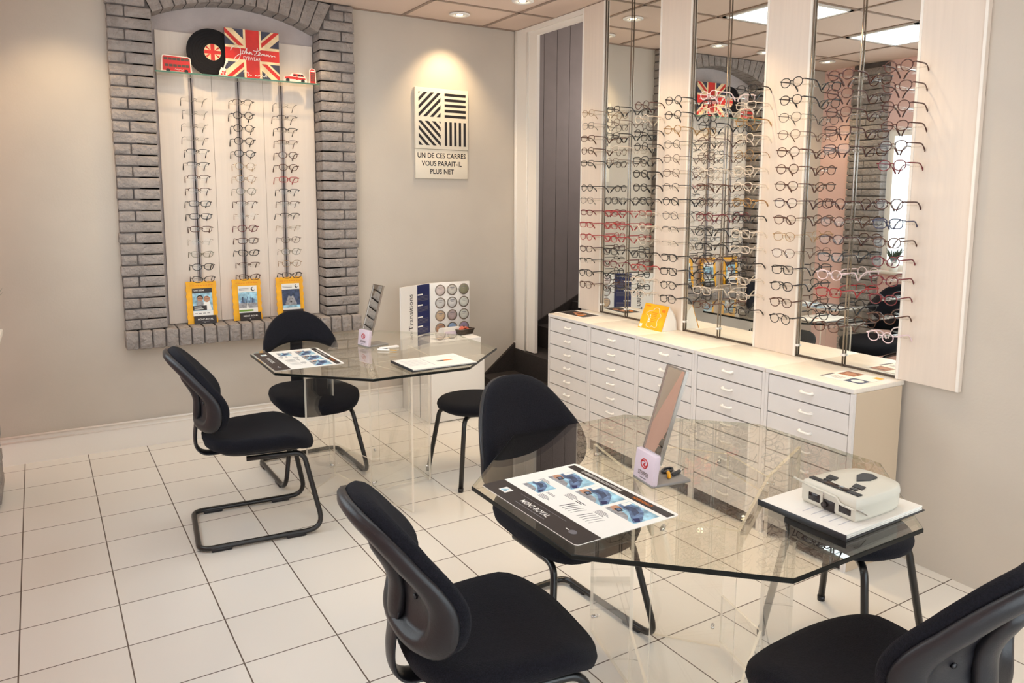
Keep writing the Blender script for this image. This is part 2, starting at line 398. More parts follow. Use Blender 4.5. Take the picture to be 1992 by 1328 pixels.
# door frame of the stairs in the right wall
tr = MB(M['white_trim'])
tr.box(2.795, 2.835, 1.285, 1.469, 0.372, CEIL); tr.box(2.812, 2.838, 1.168, 1.285, 0.372, CEIL - .035)
tr.tube([(2.797, 1.287, 0.372), (2.797, 1.287, CEIL - .035)], 0.008, 8); tr.tube([(2.795, 1.45, 0.44), (2.795, 1.45, CEIL)], 0.014, 10)
tr.box(2.795, 2.84, 0.535, 1.285, CEIL - .036, CEIL); tr.box(2.812, 2.838, 0.535, 1.168, CEIL - .072, CEIL - .034)
struct(tr.build('trim_3'))
# stairwell beyond the opening: panelled far wall, winder steps, stringers
sp = MB(M['stair_panel'])
x = 2.83
while x < 4.7:
    sp.box(x + .002, x + .128, 1.492, 1.56, 0, 3.6); x += 0.13
sp.box(2.83, 4.75, 1.503, 1.56, 0, 3.6, M['gap_dark'])
sp.box(4.70, 4.80, 0.40, 1.56, 0, 3.6); sp.box(2.94, 4.75, 0.40, 0.50, 0, 3.6); sp.box(2.83, 4.80, 0.40, 1.56, 3.55, 3.6)
sp.box(2.83, 3.0, 0.52, 1.56, CEIL + .06, 3.6)
struct(sp.build('wall_stairwell'))
st = MB(M['stair_carpet'])
st.prism([(2.47, 1.468), (2.44, 1.19), (2.60, 0.82), (2.74, 0.56), (2.80, 0.56), (2.80, 1.468)], 0.0, 0.18)
st.prism([(2.785, 1.455), (2.775, 0.56), (3.02, 0.56), (3.16, 1.49), (2.83, 1.49)], 0.0, 0.365)
for k in range(6): st.box(3.05 + .34 * k - (0.03 if k == 0 else 0), 3.05 + .34 * (k + 1), 0.50, 1.49, 0, 0.545 + 0.18 * k)
st.prism([(2.50, 0.0), (2.50, 0.175), (2.795, 0.415), (2.795, 0.0)], 1.442, 1.4695, None, lambda a, b, c: (a, c, b))
st.prism([(2.83, 0.38), (2.83, 0.475), (3.04, 0.575), (4.7, 1.38), (4.7, 1.27)], 1.474, 1.493, None, lambda a, b, c: (a, c, b))
struct(st.build('stairs'))
# ------------------------------------------------------------------ lamps in the ceiling
def light_panel(x0, y0, label):
    t = thing('ceiling_light', label, 'light', (x0 + .3375, y0 + .3375, CEIL), 0, 'square ceiling lights')
    f = MB(M['white'])
    for a in (-1, 1): f.box(a * .3 - .015, a * .3 + .015, -.315, .315, -.006, .004); f.box(-.315, .315, a * .3 - .015, a * .3 + .015, -.006, .004)
    f.build('frame', t)
    d = MB(M['lamp_panel']); d.box(-.287, .287, -.287, .287, -.003, .003); d.build('diffuser', t)
    g = MB(M['chrome'])
    for k in (-1, 0, 1): g.box(k * .14 - .003, k * .14 + .003, -.286, .286, -.010, -.003); g.box(-.286, .286, k * .14 - .003, k * .14 + .003, -.010, -.003)
    g.build('louvre', t)
light_panel(1.15, -0.43, 'square ceiling light panel over the gap between the two glass tables, nearer the mirrors')
light_panel(-0.20, -0.43, 'square ceiling light panel by the window wall, seen only in the last mirror')
light_panel(1.15, -2.455, 'added square ceiling light panel, unseen, right above the front glass table')  # added panel out of view, gives the room more light
light_panel(-0.20, -2.455, 'added unseen square ceiling light panel near the camera by the window wall')  # second added panel, unseen, there for its light
def downlight(x, y, label, power, aim=None, size=70, col=WARM):
    t = thing('downlight', label, 'downlight', (x, y, CEIL), 0, 'recessed ceiling downlights')
    MB(M['white']).lathe([(.036, .0), (.036, -.006), (.062, -.010), (.074, -.006), (.076, .0)], 28).build('trim_ring', t)
    MB(M['steel']).lathe([(.036, .001), (.034, -.004), (.026, -.001), (.026, .002)], 24).build('reflector', t)
    MB(M['bulb']).lathe([(.024, .001), (.022, -.004), (.010, -.007)], 20).build('bulb', t)
    l = bpy.data.lights.new('lamp_beam', 'SPOT'); l.energy = power; l.color = col; l.spot_size = math.radians(size); l.spot_blend = 0.75; l.shadow_soft_size = 0.03
    o = bpy.data.objects.new('lamp_beam', l); COL.objects.link(o); o.parent = t; o.location = (0, 0, -.02)
    if aim: o.rotation_euler = (Vector(aim) - Vector((x, y, CEIL - .02))).to_track_quat('-Z', 'Y').to_euler()
downlight(2.155, 1.19, 'round downlight above the four striped squares sign', 26, (2.15, 1.44, 2.0), 88)
downlight(1.09, 1.02, 'round downlight in front of the arched niche, right one', 16, (0.95, 1.5, 1.5), 80)
downlight(0.52, 1.03, 'round downlight in front of the arched niche, left one', 16, (0.45, 1.5, 1.5), 80)
downlight(-0.35, 1.06, 'round downlight in the corner by the window wall', 22, None, 100)
for yy, lb, p in ((0.60, 'nearest the stairs', 20), (-0.40, 'above the yellow tent card', 36), (-1.05, 'above the middle of the mirrors', 40), (-1.72, 'above the right end of the drawers', 38)):
    downlight(2.33, yy, 'round downlight over the drawer counter, ' + lb, p, None, 84)

t = thing('added_stair_lamp', 'added lamp high on the stairwell ceiling, out of sight, to brighten the panels', 'lamp', (4.3, 0.85, 3.55))  # added fill light with a fixture, unseen, brightens the stairwell panelling
MB(M['white']).lathe([(.0, -.06), (.08, -.05), (.10, -.0), (.0, 0)], 20).build('shade', t)
l = bpy.data.lights.new('added_stair_glow', 'POINT'); l.energy = 38; l.color = (1.0, 0.9, 0.82); l.shadow_soft_size = 0.1
o = bpy.data.objects.new('added_stair_glow', l); COL.objects.link(o); o.parent = t; o.location = (0, 0, -1.1)

struct(MB(M['white_trim']).rbox(XL, -.70, -2.28, .69, .925, .95, .004, 1).build('trim_4'))
t = thing('potted_plant', 'small spiky plant in a white pot on the window sill, seen in the mirror', 'plant', (-.765, .50, .95))
MB(M['white']).lathe([(0, .0005), (.036, .0005), (.050, .085), (.044, .085), (.042, .075), (0, .075)], 20).build('pot', t)
lf_ = MB(mat('leaf', (62, 78, 58), .5, var=.15))
for k in range(22):
    a = k * 2.4; tl = .25 + .5 * random.random(); L = random.uniform(.13, .19)
    p = [(.012 * math.cos(a) + math.cos(a) * L * tl * u ** 1.2 * .7, .012 * math.sin(a) + math.sin(a) * L * tl * u ** 1.2 * .7, .075 + L * u * (1 - .25 * tl * u)) for u in (0, .3, .6, .85, 1)]
    lf_.tube(p, [.006, .008, .006, .003, .0008], 6, None, False, None, .35)
o = lf_.build('leaves', t)
# ------------------------------------------------------------------ eyeglasses
def lens_outline(shape, n=30):
    P = []
    for k in range(n):
        t = 2 * PI * k / n; c, s_ = math.cos(t), math.sin(t); sg = lambda v: (v > 0) - (v < 0)
        if shape == 'round': x, z = .0240 * c, .0225 * s_
        elif shape == 'panto':
            x, z = .0248 * sg(c) * abs(c) ** .85, .0215 * sg(s_) * abs(s_) ** .85
            if s_ < 0: x *= 1 - .14 * abs(s_)
        elif shape == 'rect': x, z = .0268 * sg(c) * abs(c) ** .55, .0175 * sg(s_) * abs(s_) ** .6; x *= 1 + .05 * s_
        elif shape == 'square':
            x, z = .0268 * sg(c) * abs(c) ** .6, .0208 * sg(s_) * abs(s_) ** .65; x *= 1 + .07 * s_
        else: x, z = .0272 * sg(c) * abs(c) ** .7, .0190 * sg(s_) * abs(s_) ** .75; z += .16 * x * (1 if s_ > 0 else .3); x *= 1 + .08 * s_   # cat eye, outer side +
        P.append((x, z))
    return P
GL = {}
def glasses_proto(shape, colour, style):
    """style: full, thick, half (rim only above), wire, rimless"""
    key = (shape, colour, style)
    if key in GL: return GL[key]
    mt = M['frame_' + colour]; r = {'full': .0022, 'thick': .0030, 'half': .0020, 'wire': .0014, 'rimless': .0010}[style]
    o = lens_outline(shape); fr = MB(mt); lens = []
    for sd in (-1, 1):
        cx = sd * .0325
        pts = [(cx + sd * x, -.004 * (1 - (x / .027) ** 2) * .5, z) for x, z in o]
        if style in ('full', 'thick', 'wire'): fr.tube(pts, r, 6, None, True, None, 1.0, (0, 1, 0))
        elif style == 'half':
            top = [p for p in pts if p[2] > -.001]; top.sort(key=lambda p: p[0]); fr.tube(top, r, 6, None, False, None, 1.0, (0, 1, 0))
        L = MB(M['lens']); L.prism([(p[0], p[2]) for p in pts], -.0028, -.0014, None, lambda a, b, c: (a, c, b)); lens.append(L.mesh('lens'))
        fr.tube([(cx + sd * .0245, -.001, .009), (cx + sd * .031, 0, .0105), (cx + sd * .0345, .004, .0105)], r * 1.15, 6)
        fr.tube([(sd * .010, 0, -.006), (sd * .008, .005, -.009), (sd * .0075, .007, -.013)], .0009, 5)
    zb = .006 if shape != 'round' else .004
    fr.tube([(-.0105, -.001, zb - .003), (-.005, -.002, zb + .002), (.005, -.002, zb + .002), (.0105, -.001, zb - .003)], r * 1.1, 6)
    fm = fr.mesh('front_frame'); tm = []
    GW = 1.09
    for sd in (-1, 1):
        T = MB(mt); x = sd * .067
        T.tube(smooth_open([(x, .003, .0105), (x - sd * .001, .05, .011), (x - sd * .003, .092, .009), (x - sd * .006, .118, -.008), (x - sd * .008, .136, -.030)], 4), [max(r, .0015) * (1.0 if i < 12 else 1.3) for i in range(17)], 6, None, False, None, 1.5 if style in ('full', 'thick') else 1.1)
        tm.append(T.mesh('temple'))
    for me in [fm] + lens + tm:
        for v in me.vertices: v.co.x *= GW
    GL[key] = (fm, lens, tm); return GL[key]
SHAPE_WORD = {'round': 'round', 'panto': 'rounded', 'rect': 'narrow rectangular', 'square': 'squarish', 'cat': 'cat-eye'}
COL_WORD = {'black': 'black', 'brown': 'dark brown', 'tortoise': 'tortoiseshell', 'gold': 'thin gold', 'silver': 'thin silver', 'red': 'red', 'burgundy': 'burgundy', 'gunmetal': 'thin grey metal', 'navy': 'navy', 'olive': 'thin olive', 'clear': 'clear', 'white': 'pale white'}
STY_WORD = {'full': '', 'thick': 'thick ', 'half': 'half-rimmed ', 'wire': '', 'rimless': 'rimless '}
def put_glasses(spec, loc, rz, where, group):
    colour, shape, style = spec
    fm, lens, tm = glasses_proto(shape, colour, style)
    t = thing('eyeglasses', '%s%s %s eyeglasses, %s' % (STY_WORD[style], COL_WORD[colour], SHAPE_WORD[shape], where), 'glasses', loc, rz, group)
    inst('front_frame', fm, t)
    for L in lens: inst('lens', L, t)
    for q in tm: inst('temple', q, t)
    return t
CODE = {'k': 'black', 'b': 'brown', 't': 'tortoise', 'g': 'gold', 's': 'silver', 'r': 'red', 'u': 'burgundy', 'm': 'gunmetal', 'n': 'navy', 'o': 'olive', 'c': 'clear', 'w': 'white'}
SHP = {'o': 'round', 'p': 'panto', 'r': 'rect', 's': 'square', 'c': 'cat'}
STY = {'f': 'full', 'T': 'thick', 'h': 'half', 'w': 'wire', 'x': 'rimless'}
def spec(c): return CODE[c[0]], SHP[c[1]], STY[c[2]]
# ------------------------------------------------------------------ arched niche: board, rails, shelf, glasses
bd = MB(M['board_cream']); bd.box(.176, .502, 1.558, 1.577, .776, 2.668); bd.box(.504, .83, 1.558, 1.577, .776, 2.668); bd.box(.832, 1.179, 1.558, 1.577, .776, 2.668)
tag(bd.build('display_board'), 'tall cream display board standing inside the brick arch', 'board')
peg = MB(M['peg_clear']).rbox(-.008, .008, -.125, .0, -.004, .002, .0015, 1).rbox(-.008, .008, -.130, -.124, -.004, .008, .0015, 1)
peg.rbox(-.07, .07, -.046, -.034, -.004, .001, .001, 1)
peg_me = peg.mesh('peg')
NROW = [1.078 + .0826 * k for k in range(15)][::-1]
NSPEC = ['kox kpx kpx mrx krh krh brh brh krf krf brf cox ocw kpf kcf'.split(),
         'kph kof kof kof kpf gow gpw opw brh gox upf brf kcf brh bcf'.split(),
         'msx mrh krh brh bpf bpf rrf krh brh krh grx bpw opw gpw kcf'.split()]
for ci, (rx_, side) in enumerate(((.375, 'left'), (.667, 'middle'), (.951, 'right'))):
    t = thing('display_rail', 'slotted metal rail on the cream board in the arch, %s one of three' % side, 'display rail', (rx_, 1.558, .9), 0, 'display rails in the arch')
    r_ = MB(M['rail_metal']); r_.box(-.013, -.004, -.012, 0, -.11, 1.485); r_.box(.004, .013, -.012, 0, -.11, 1.485); r_.box(-.005, .005, -.003, 0, -.11, 1.485, M['gap_dark']); r_.build('rail', t)
    for k, z in enumerate(NROW):
        inst('peg', peg_me, t, (0, -.012, z - .9 - .001))
        put_glasses(spec(NSPEC[ci][k]), (rx_, 1.558 - .012 - .128, z), random.uniform(-.06, .06), '%s on the %s rail in the brick arch' % (ORD[k], side), 'eyeglasses in the brick arch')
sh = MB(M['table_glass']).box(.150, 1.180, 1.405, 1.557, 2.388, 2.398); sh.box(.150, 1.180, 1.4035, 1.405, 2.388, 2.398, M['shelf_edge'])
tag(sh.build('glass_shelf'), 'clear glass shelf across the top of the brick arch niche', 'shelf')
# ---- things on the glass shelf
SZ = 2.398
def flag(b, x0, x1, z0, z1, c0, c1, fn, lay=.0004):
    """crosses of the British flag on a rectangle, each colour a raised print layer"""
    w, h_ = x1 - x0, z1 - z0; mx, mz = (x0 + x1) / 2, (z0 + z1) / 2
    b.rect(x0, x1, z0, z1, c0, c1, M['flag_navy'], fn)
    def band(p, q, wd, mtl, k, o=0.0):
        dx, dz = q[0] - p[0], q[1] - p[1]; L = math.hypot(dx, dz); nx, nz = -dz / L, dx / L
        pts = [(p[0] + nx * (o - wd), p[1] + nz * (o - wd)), (q[0] + nx * (o - wd), q[1] + nz * (o - wd)), (q[0] + nx * (o + wd), q[1] + nz * (o + wd)), (p[0] + nx * (o + wd), p[1] + nz * (o + wd))]
        pts = clip(pts, x0, x1, z0, z1)
        if len(pts) > 2: b.prism(pts, c1 + lay * (k - 1), c1 + lay * k, mtl, fn)
    C0 = (mx, mz)
    for cx, cz in ((x0, z0), (x1, z0), (x1, z1), (x0, z1)):
        e = (cx + (cx - mx) * .25, cz + (cz - mz) * .25)
        band(C0, e, .105 * h_, M['flag_cream'], 1); band(C0, e, .036 * h_, M['flag_red'], 2, .03 * h_)
    b.rect(mx - .165 * w, mx + .165 * w, z0, z1, c1, c1 + lay * 2.9, M['flag_cream'], fn); b.rect(x0, x1, mz - .17 * h_, mz + .17 * h_, c1, c1 + lay * 3, M['flag_cream'], fn)
    b.rect(mx - .125 * w, mx + .125 * w, z0, z1, c1, c1 + lay * 4, M['flag_red'], fn); b.rect(x0, x1, mz - .115 * h_, mz + .115 * h_, c1, c1 + lay * 4.02, M['flag_red'], fn)
def clip(poly, x0, x1, z0, z1):
    for ax, lim, sg in ((0, x0, 1), (0, x1, -1), (1, z0, 1), (1, z1, -1)):
        out = []
        for i in range(len(poly)):
            p, q = poly[i - 1], poly[i]; dp, dq = sg * (p[ax] - lim), sg * (q[ax] - lim)
            if (dp >= 0) != (dq >= 0):
                t = dp / (dp - dq); out.append((p[0] + (q[0] - p[0]) * t, p[1] + (q[1] - p[1]) * t))
            if dq >= 0: out.append(q)
        poly = out
        if not poly: return []
    return poly
# square flag card with the signature
yc = 1.47
fn = lambda a, b, c: (a, yc - c, b)
t = thing('flag_card', 'square card with a worn British flag and a white signature, on the glass shelf', 'display card', (0, 0, 0))
b = MB(); flag(b, .578, .924, SZ, 2.712, 0, .014, fn); b.build('card', t)
s_ = MB(M['paper'])
def stroke(b, pts, x, z, sx, sz, r, c=.0162, sub=4):
    b.tube([(x + px * sx, yc - c, z + pz * sz) for px, pz in smooth_open([(p[0], p[1], 0) for p in pts], sub) for _ in (0,)] if False else [(x + p[0] * sx, yc - c, z + p[1] * sz) for p in smooth_open([(q[0], q[1], 0) for q in pts], sub)], r, 5, None, False, None, 1.0, (0, 1, 0))
sig = [[(0, .62), (.03, .8), (.12, .92), (.2, .84), (.22, .6), (.2, .3), (.14, .02), (.08, .0), (.09, .2), (.18, .42), (.27, .5)],
       [(.27, .5), (.25, .62), (.29, .66), (.31, .55), (.28, .48)], [(.31, .55), (.35, .8), (.36, .85), (.345, .5), (.37, .62), (.39, .5), (.42, .66), (.42, .5), (.45, .64), (.47, .5), (.49, .55)],
       [(.60, .9), (.57, .6), (.53, .5), (.55, .44), (.62, .5), (.66, .6), (.64, .66), (.62, .52), (.67, .48), (.71, .6), (.72, .5), (.75, .6), (.77, .48), (.80, .58), (.81, .48), (.84, .58), (.86, .46), (.90, .56), (.92, .46), (.96, .54), (1.0, .48)], [(.50, .74), (.58, .72), (.66, .80)]]
for q in sig: stroke(s_, q, .612, 2.505, .285, .105, .0022)
s_.build('signature', t); s_ = MB(M['paper'])
for q in [[(0, .9), (.12, 1), (.22, .9)], [(.12, 1), (.1, .4), (.08, .1)], [(.2, .8), (.2, .2), (.25, .5), (.3, .2), (.34, .4)], [(.5, .5), (.48, .2), (.52, .4), (.56, .2), (.6, .4), (.62, .2), (.66, .5), (.7, .3), (.67, -.2), (.73, .2), (.78, .5), (.8, .2), (.85, .4), (.88, .2), (.93, 1), (.95, .2)]]: stroke(s_, q, .685, 2.412, .16, .030, .0016)
s_.build('tagline', t); s_ = MB(M['paper'])
s_.text('EYEWEAR', .034, lambda x, y, z: (.745 + x, yc - .0164, 2.528 + y), None, 'CENTER', .75)
s_.build('lettering', t)
t = thing('record_cutout', 'black vinyl record cutout with a flag label, left of the flag card', 'display card', (0, 0, 0))
yr = 1.487
fr_ = lambda a, b, c: (a, yr - c, b)
circ = lambda cx, cz, r, n=56, x1=9: [(min(cx + r * math.cos(2 * PI * k / n), x1), cz + r * math.sin(2 * PI * k / n)) for k in range(n)]
RC, RZ_, RR = .497, SZ + .150, .150
b = MB(M['vinyl']); b.prism(circ(RC, RZ_, RR, 56, .60), 0, .008, None, fr_)
for k in range(5): b.tube([(RC + (.065 + .017 * k) * math.cos(2 * PI * i / 48), yr - .008, RZ_ + (.065 + .017 * k) * math.sin(2 * PI * i / 48)) for i in range(48)], .0008, 4, None, True)
b.build('disc', t)
b = MB(M['flag_cream'])
b.prism(circ(RC + .008, RZ_ + .003, .052), .008, .0092, None, fr_)
for a_ in range(4):
    q = math.radians(38 + (a_ % 2) * 104 + (a_ // 2) * 180); w_ = .13
    b.prism([(RC + .008 + .012 * math.cos(q), RZ_ + .003 + .012 * math.sin(q)), (RC + .008 + .05 * math.cos(q - w_), RZ_ + .003 + .05 * math.sin(q - w_)), (RC + .008 + .05 * math.cos(q + w_), RZ_ + .003 + .05 * math.sin(q + w_))], .0092, .0097, M['flag_red'], fr_)
b.rect(RC - .004, RC + .020, RZ_ - .048, RZ_ + .054, .0097, .0102, M['flag_red'], fr_); b.rect(RC - .043, RC + .059, RZ_ - .008, RZ_ + .014, .0097, .0103, M['flag_red'], fr_)
b.build('record_label', t)
# double-deck bus cutout
yb_ = 1.462; fb = lambda a, b, c: (a, yb_ - c, b)
t = thing('bus_cutout', 'red double-decker bus card cutout at the left end of the shelf', 'display card', (0, 0, 0))
b = MB(M['card_edge']); b.prism([(.190, SZ), (.372, SZ), (.366, SZ + .094), (.352, SZ + .103), (.206, SZ + .107), (.198, SZ + .096)], 0, .004, None, fb)
b.prism([(.200, SZ + .012), (.364, SZ + .008), (.361, SZ + .090), (.350, SZ + .098), (.209, SZ + .102), (.203, SZ + .092)], .004, .0046, M['red'], fb); b.build('card', t)
b = MB(M['pill_brown'])
for k in range(6): b.rect(.209 + .025 * k, .231 + .025 * k, SZ + .076, SZ + .092, .0046, .0050, None, fb)
b.build('window_row', t); b = MB(M['pill_brown'])
for k in range(6): b.rect(.215 + .024 * k, .236 + .024 * k, SZ + .036, SZ + .052, .0046, .0050, None, fb)
b.build('window_row', t)
for x in (.232, .338): MB(M['ink']).prism(circ(x, SZ + .012, .012, 18), .0046, .0052, None, fb).build('wheel', t)
b = MB(M['paper'])
for q in [[(0, .4), (.1, .9), (.25, .3), (.3, .8), (.45, .3), (.6, .7), (.8, .3), (1, .6)]]: b.tube([(.272 + p[0] * .05, yb_ - .0052, SZ + .014 + p[1] * .014) for p in smooth_open([(u_, v_, 0) for u_, v_ in q])], .0011, 4, None, False, None, 1, (0, 1, 0))
b.build('lettering', t)
# guitar cutout
yg = 1.448; fg = lambda a, b, c: (a, yg - c, b)
t = thing('guitar_cutout', 'small flag-painted guitar card cutout in front of the record', 'display card', (0, 0, 0))
b = MB(M['card_edge']); b.prism([(.520, SZ), (.590, SZ), (.580, SZ + .012), (.532, SZ + .012)], 0, .004, None, fg)
b.prism(smooth_closed([(.538, SZ + .008), (.575, SZ + .008), (.583, SZ + .024), (.572, SZ + .036), (.578, SZ + .05), (.560, SZ + .052), (.548, SZ + .058), (.543, SZ + .045), (.535, SZ + .03)], 3) and [(p[0], p[1]) for p in smooth_closed([(x, z, 0) for x, z in [(.538, SZ + .008), (.575, SZ + .008), (.583, SZ + .024), (.572, SZ + .036), (.578, SZ + .05), (.560, SZ + .052), (.548, SZ + .058), (.543, SZ + .045), (.535, SZ + .03)]], 3)], .0, .0044, None, fg)
b.prism([(.558, SZ + .045), (.566, SZ + .045), (.582, SZ + .088), (.589, SZ + .090), (.592, SZ + .110), (.580, SZ + .114), (.574, SZ + .094)], 0, .0045, None, fg)
for p in ((.548, .014), (.566, .016), (.556, .030), (.569, .028)): b.rect(p[0] - .005, p[0] + .006, SZ + p[1] - .004, SZ + p[1] + .006, .0045, .005, M['flag_red'], fg)
b.build('card', t)
# car and telephone box cutouts
t = thing('car_cutout', 'small car card cutout with a flag on its side, right of the flag card', 'display card', (0, 0, 0))
fc = lambda a, b, c: (a, 1.455 - c, b)
car = [(.945, SZ), (1.108, SZ), (1.104, SZ + .03), (1.098, SZ + .036), (1.082, SZ + .058), (1.068, SZ + .066), (1.008, SZ + .064), (.988, SZ + .044), (.952, SZ + .036), (.948, SZ + .016)]
b = MB(M['card_edge']); b.prism(car, 0, .004, None, fc)
b.prism([(.954, SZ + .018), (1.098, SZ + .018), (1.094, SZ + .034), (.99, SZ + .040), (.956, SZ + .034)], .004, .0045, M['red'], fc); b.rect(.956, 1.096, SZ + .014, SZ + .022, .0045, .0048, M['paper'], fc)
b.prism([(1.010, SZ + .042), (1.088, SZ + .042), (1.078, SZ + .058), (1.014, SZ + .060)], .004, .0045, M['flag_red'], fc); b.rect(1.030, 1.044, SZ + .018, SZ + .04, .0046, .005, M['red'], fc)
b.build('card', t)
b = MB(M['ink'])
for x0 in (1.014, 1.044, 1.064): b.rect(x0, x0 + .016, SZ + .044, SZ + .056, .0045, .005, None, fc)
b.build('windows', t)
for x in (.975, 1.078): MB(M['ink']).prism(circ(x, SZ + .014, .013, 18), .0046, .0054, None, fc).build('wheel', t)
t = thing('phone_box_cutout', 'red telephone box card cutout at the right end of the shelf', 'display card', (0, 0, 0))
fp = lambda a, b, c: (a, 1.437 - c, b)
b = MB(M['card_edge']); b.prism([(1.105, SZ), (1.178, SZ), (1.165, SZ + .006), (1.163, SZ + .090), (1.152, SZ + .100), (1.128, SZ + .100), (1.119, SZ + .090), (1.118, SZ + .02)], 0, .004, None, fp)
b.prism([(1.123, SZ + .002), (1.160, SZ + .002), (1.160, SZ + .088), (1.150, SZ + .097), (1.131, SZ + .097), (1.123, SZ + .088)], .004, .0046, M['red'], fp)
b.rect(1.127, 1.156, SZ + .080, SZ + .087, .0046, .005, M['paper'], fp)
for i in range(3):
    for k in range(5): b.rect(1.128 + .010 * i, 1.135 + .010 * i, SZ + .016 + .012 * k, SZ + .025 + .012 * k, .0046, .005, M['pill_brown'], fp)
b.build('card', t)
# ---- leaning yellow boards with leaflets on the brick sill
def leaf_board(x0, label, kind):
    t = thing('leaflet_stand', label, 'leaflet stand', (x0 + .094, 1.545, .7755), 0, 'yellow leaflet stands on the brick sill')
    k_ = .11
    f = lambda a, b, c: (a, -.05 + b * k_ - c, b)
    q = MB(M['yellow'])
    n_ = 12
    edge = [(-.094, 0)] + [(.094, 0)] + [(.094 + (.003 if i % 2 else -.002), .272 * i / n_) for i in range(1, n_)] + [(.094 - .188 * i / 14, .278 + (.004 if i % 2 else 0)) for i in range(15)] + [(-.094 + (.003 if i % 2 else -.002), .272 * i / n_) for i in range(n_ - 1, 0, -1)]
    q.prism(edge, 0, .012, None, f)
    for i in range(9): q.rect(-.07 + .0165 * i, -.059 + .0165 * i, .252, .256, .012, .0124, M['orange'], f)
    q.build('board', t)
    L = MB(M['paper']); x1, x2, z1, z2 = -.058, .066, .050, .235
    L.rect(x1, x2, z1, z2, .0165, .018, None, f)
    if kind == 0:
        L.rect(x1, x2, z2 - .032, z2, .018, .0184, M['black_card'], f); L.rect(x1, x2, .085, z2 - .032, .018, .0183, M['sky_print'], f)
        for cx, cz, hair in ((-.012, .165, 'ink'), (.030, .158, 'brown_print')):
            L.prism(circ(cx, cz + .005, .0205, 20), .0183, .0185, M[hair], f); L.prism(circ(cx, cz, .017, 20), .0185, .0188, M['skin_print'], f)
            L.rect(cx - .013, cx + .013, cz + .002, cz + .006, .0188, .019, M['ink'], f)
            L.prism([(cx - .03, .088), (cx + .028, .088), (cx + .018, cz - .014), (cx - .018, cz - .014)], .0183, .0184 if hair == 'ink' else .0185, M['grey_print'] if hair == 'ink' else M['paper'], f)
        L.rect(x1, .028, .088, .120, .0186, .0189, M['black_card'], f)
        for i in range(3): L.rect(x1 + .008, .006 - .006 * i, .096 + .008 * i, .099 + .008 * i, .0189, .0191, M['paper'], f)
        for i in range(4): L.rect(x1 + .008 + i * .026, x1 + .026 + i * .026, .066, .070, .018, .0182, M['ink_soft'], f)
    elif kind == 1:
        L.rect(x1, x2, .118, .192, .018, .0183, M['sky_print'], f); L.rect(x1, x2, .084, .118, .018, .0183, M['grey_print'], f)
        for i in range(9): L.rect(-.045 + .0105 * i, -.037 + .0105 * i, .118, .132 + .03 * abs(math.sin(i * 1.9)), .0183, .0186, M['deep_print' if i % 2 else 'blue_print'], f)
        L.prism([(-.008, .072), (.006, .072), (.001, .118), (-.001, .118)], .0183, .0186, M['paper'], f); L.rect(x1, x2 - .03, .060, .072, .018, .0186, M['green'], f)
        for i in range(2): L.rect(x1 + .006, .012, .206 + .008 * i, .209 + .008 * i, .018, .0182, M['ink_soft'], f)
        L.prism(circ(.040, .212, .014, 18), .018, .0184, M['ink'], f); L.prism(circ(.044, .215, .010, 18), .0184, .0187, M['paper'], f)
    else:
        L.rect(x1, x2, .066, .195, .018, .0183, M['deep_print'], f)
        L.prism(smooth2([(-.035, .085), (.04, .085), (.028, .125), (.018, .152), (.004, .142), (-.012, .152), (-.024, .125)]), .0183, .0186, M['grey_print'], f)
        for sx in (-1, 1): L.prism(circ(.002 + sx * .010, .126, .0035, 12), .0186, .0189, M['ink'], f)
        L.prism(circ(.002, .108, .006, 12), .0186, .0189, M['ink'], f); L.rect(x1, x2, .066, .084, .0186, .0188, M['sky_print'], f)
        for i in range(2): L.rect(x1 + .006, .014, .208 + .008 * i, .211 + .008 * i, .018, .0182, M['ink_soft'], f)
        L.prism(circ(.044, .216, .012, 18), .018, .0184, M['ink'], f); L.prism(circ(.048, .219, .009, 18), .0184, .0187, M['paper'], f)
    if kind == 0: L.text('OPTISSIM', .0155, lambda x, y, z: f(x1 + .010 + x, z2 - .014 + y, .0186), M['paper'], 'LEFT', 1.0, 0, .01)
    L.build('leaflet', t)
    P = MB(M['black_card']); P.rect(-.056, .082, .0, .052, .018, .034, None, f)
    P.text('MONT-ROYAL', .0150, lambda x, y, z: f(.013 + x, .030 + y, .0344), M['paper'], 'CENTER', 1.0, 0, .012)
    P.rect(-.012, .038, .015, .0172, .034, .0343, M['ink_soft'], f); P.prism(circ(.008, .010, .0022, 10), .034, .0344, M['paper'], f)
    P.build('holder', t)
def smooth2(p, s=3): return [(q[0], q[1]) for q in smooth_closed([(x, z, 0) for x, z in p], s)]
leaf_board(.277, 'yellow stand with a leaflet of a smiling couple, on the brick sill', 0)
leaf_board(.568, 'yellow stand with a leaflet of a city skyline and road', 1)
leaf_board(.862, 'yellow stand with a dark leaflet of an animal face', 2)
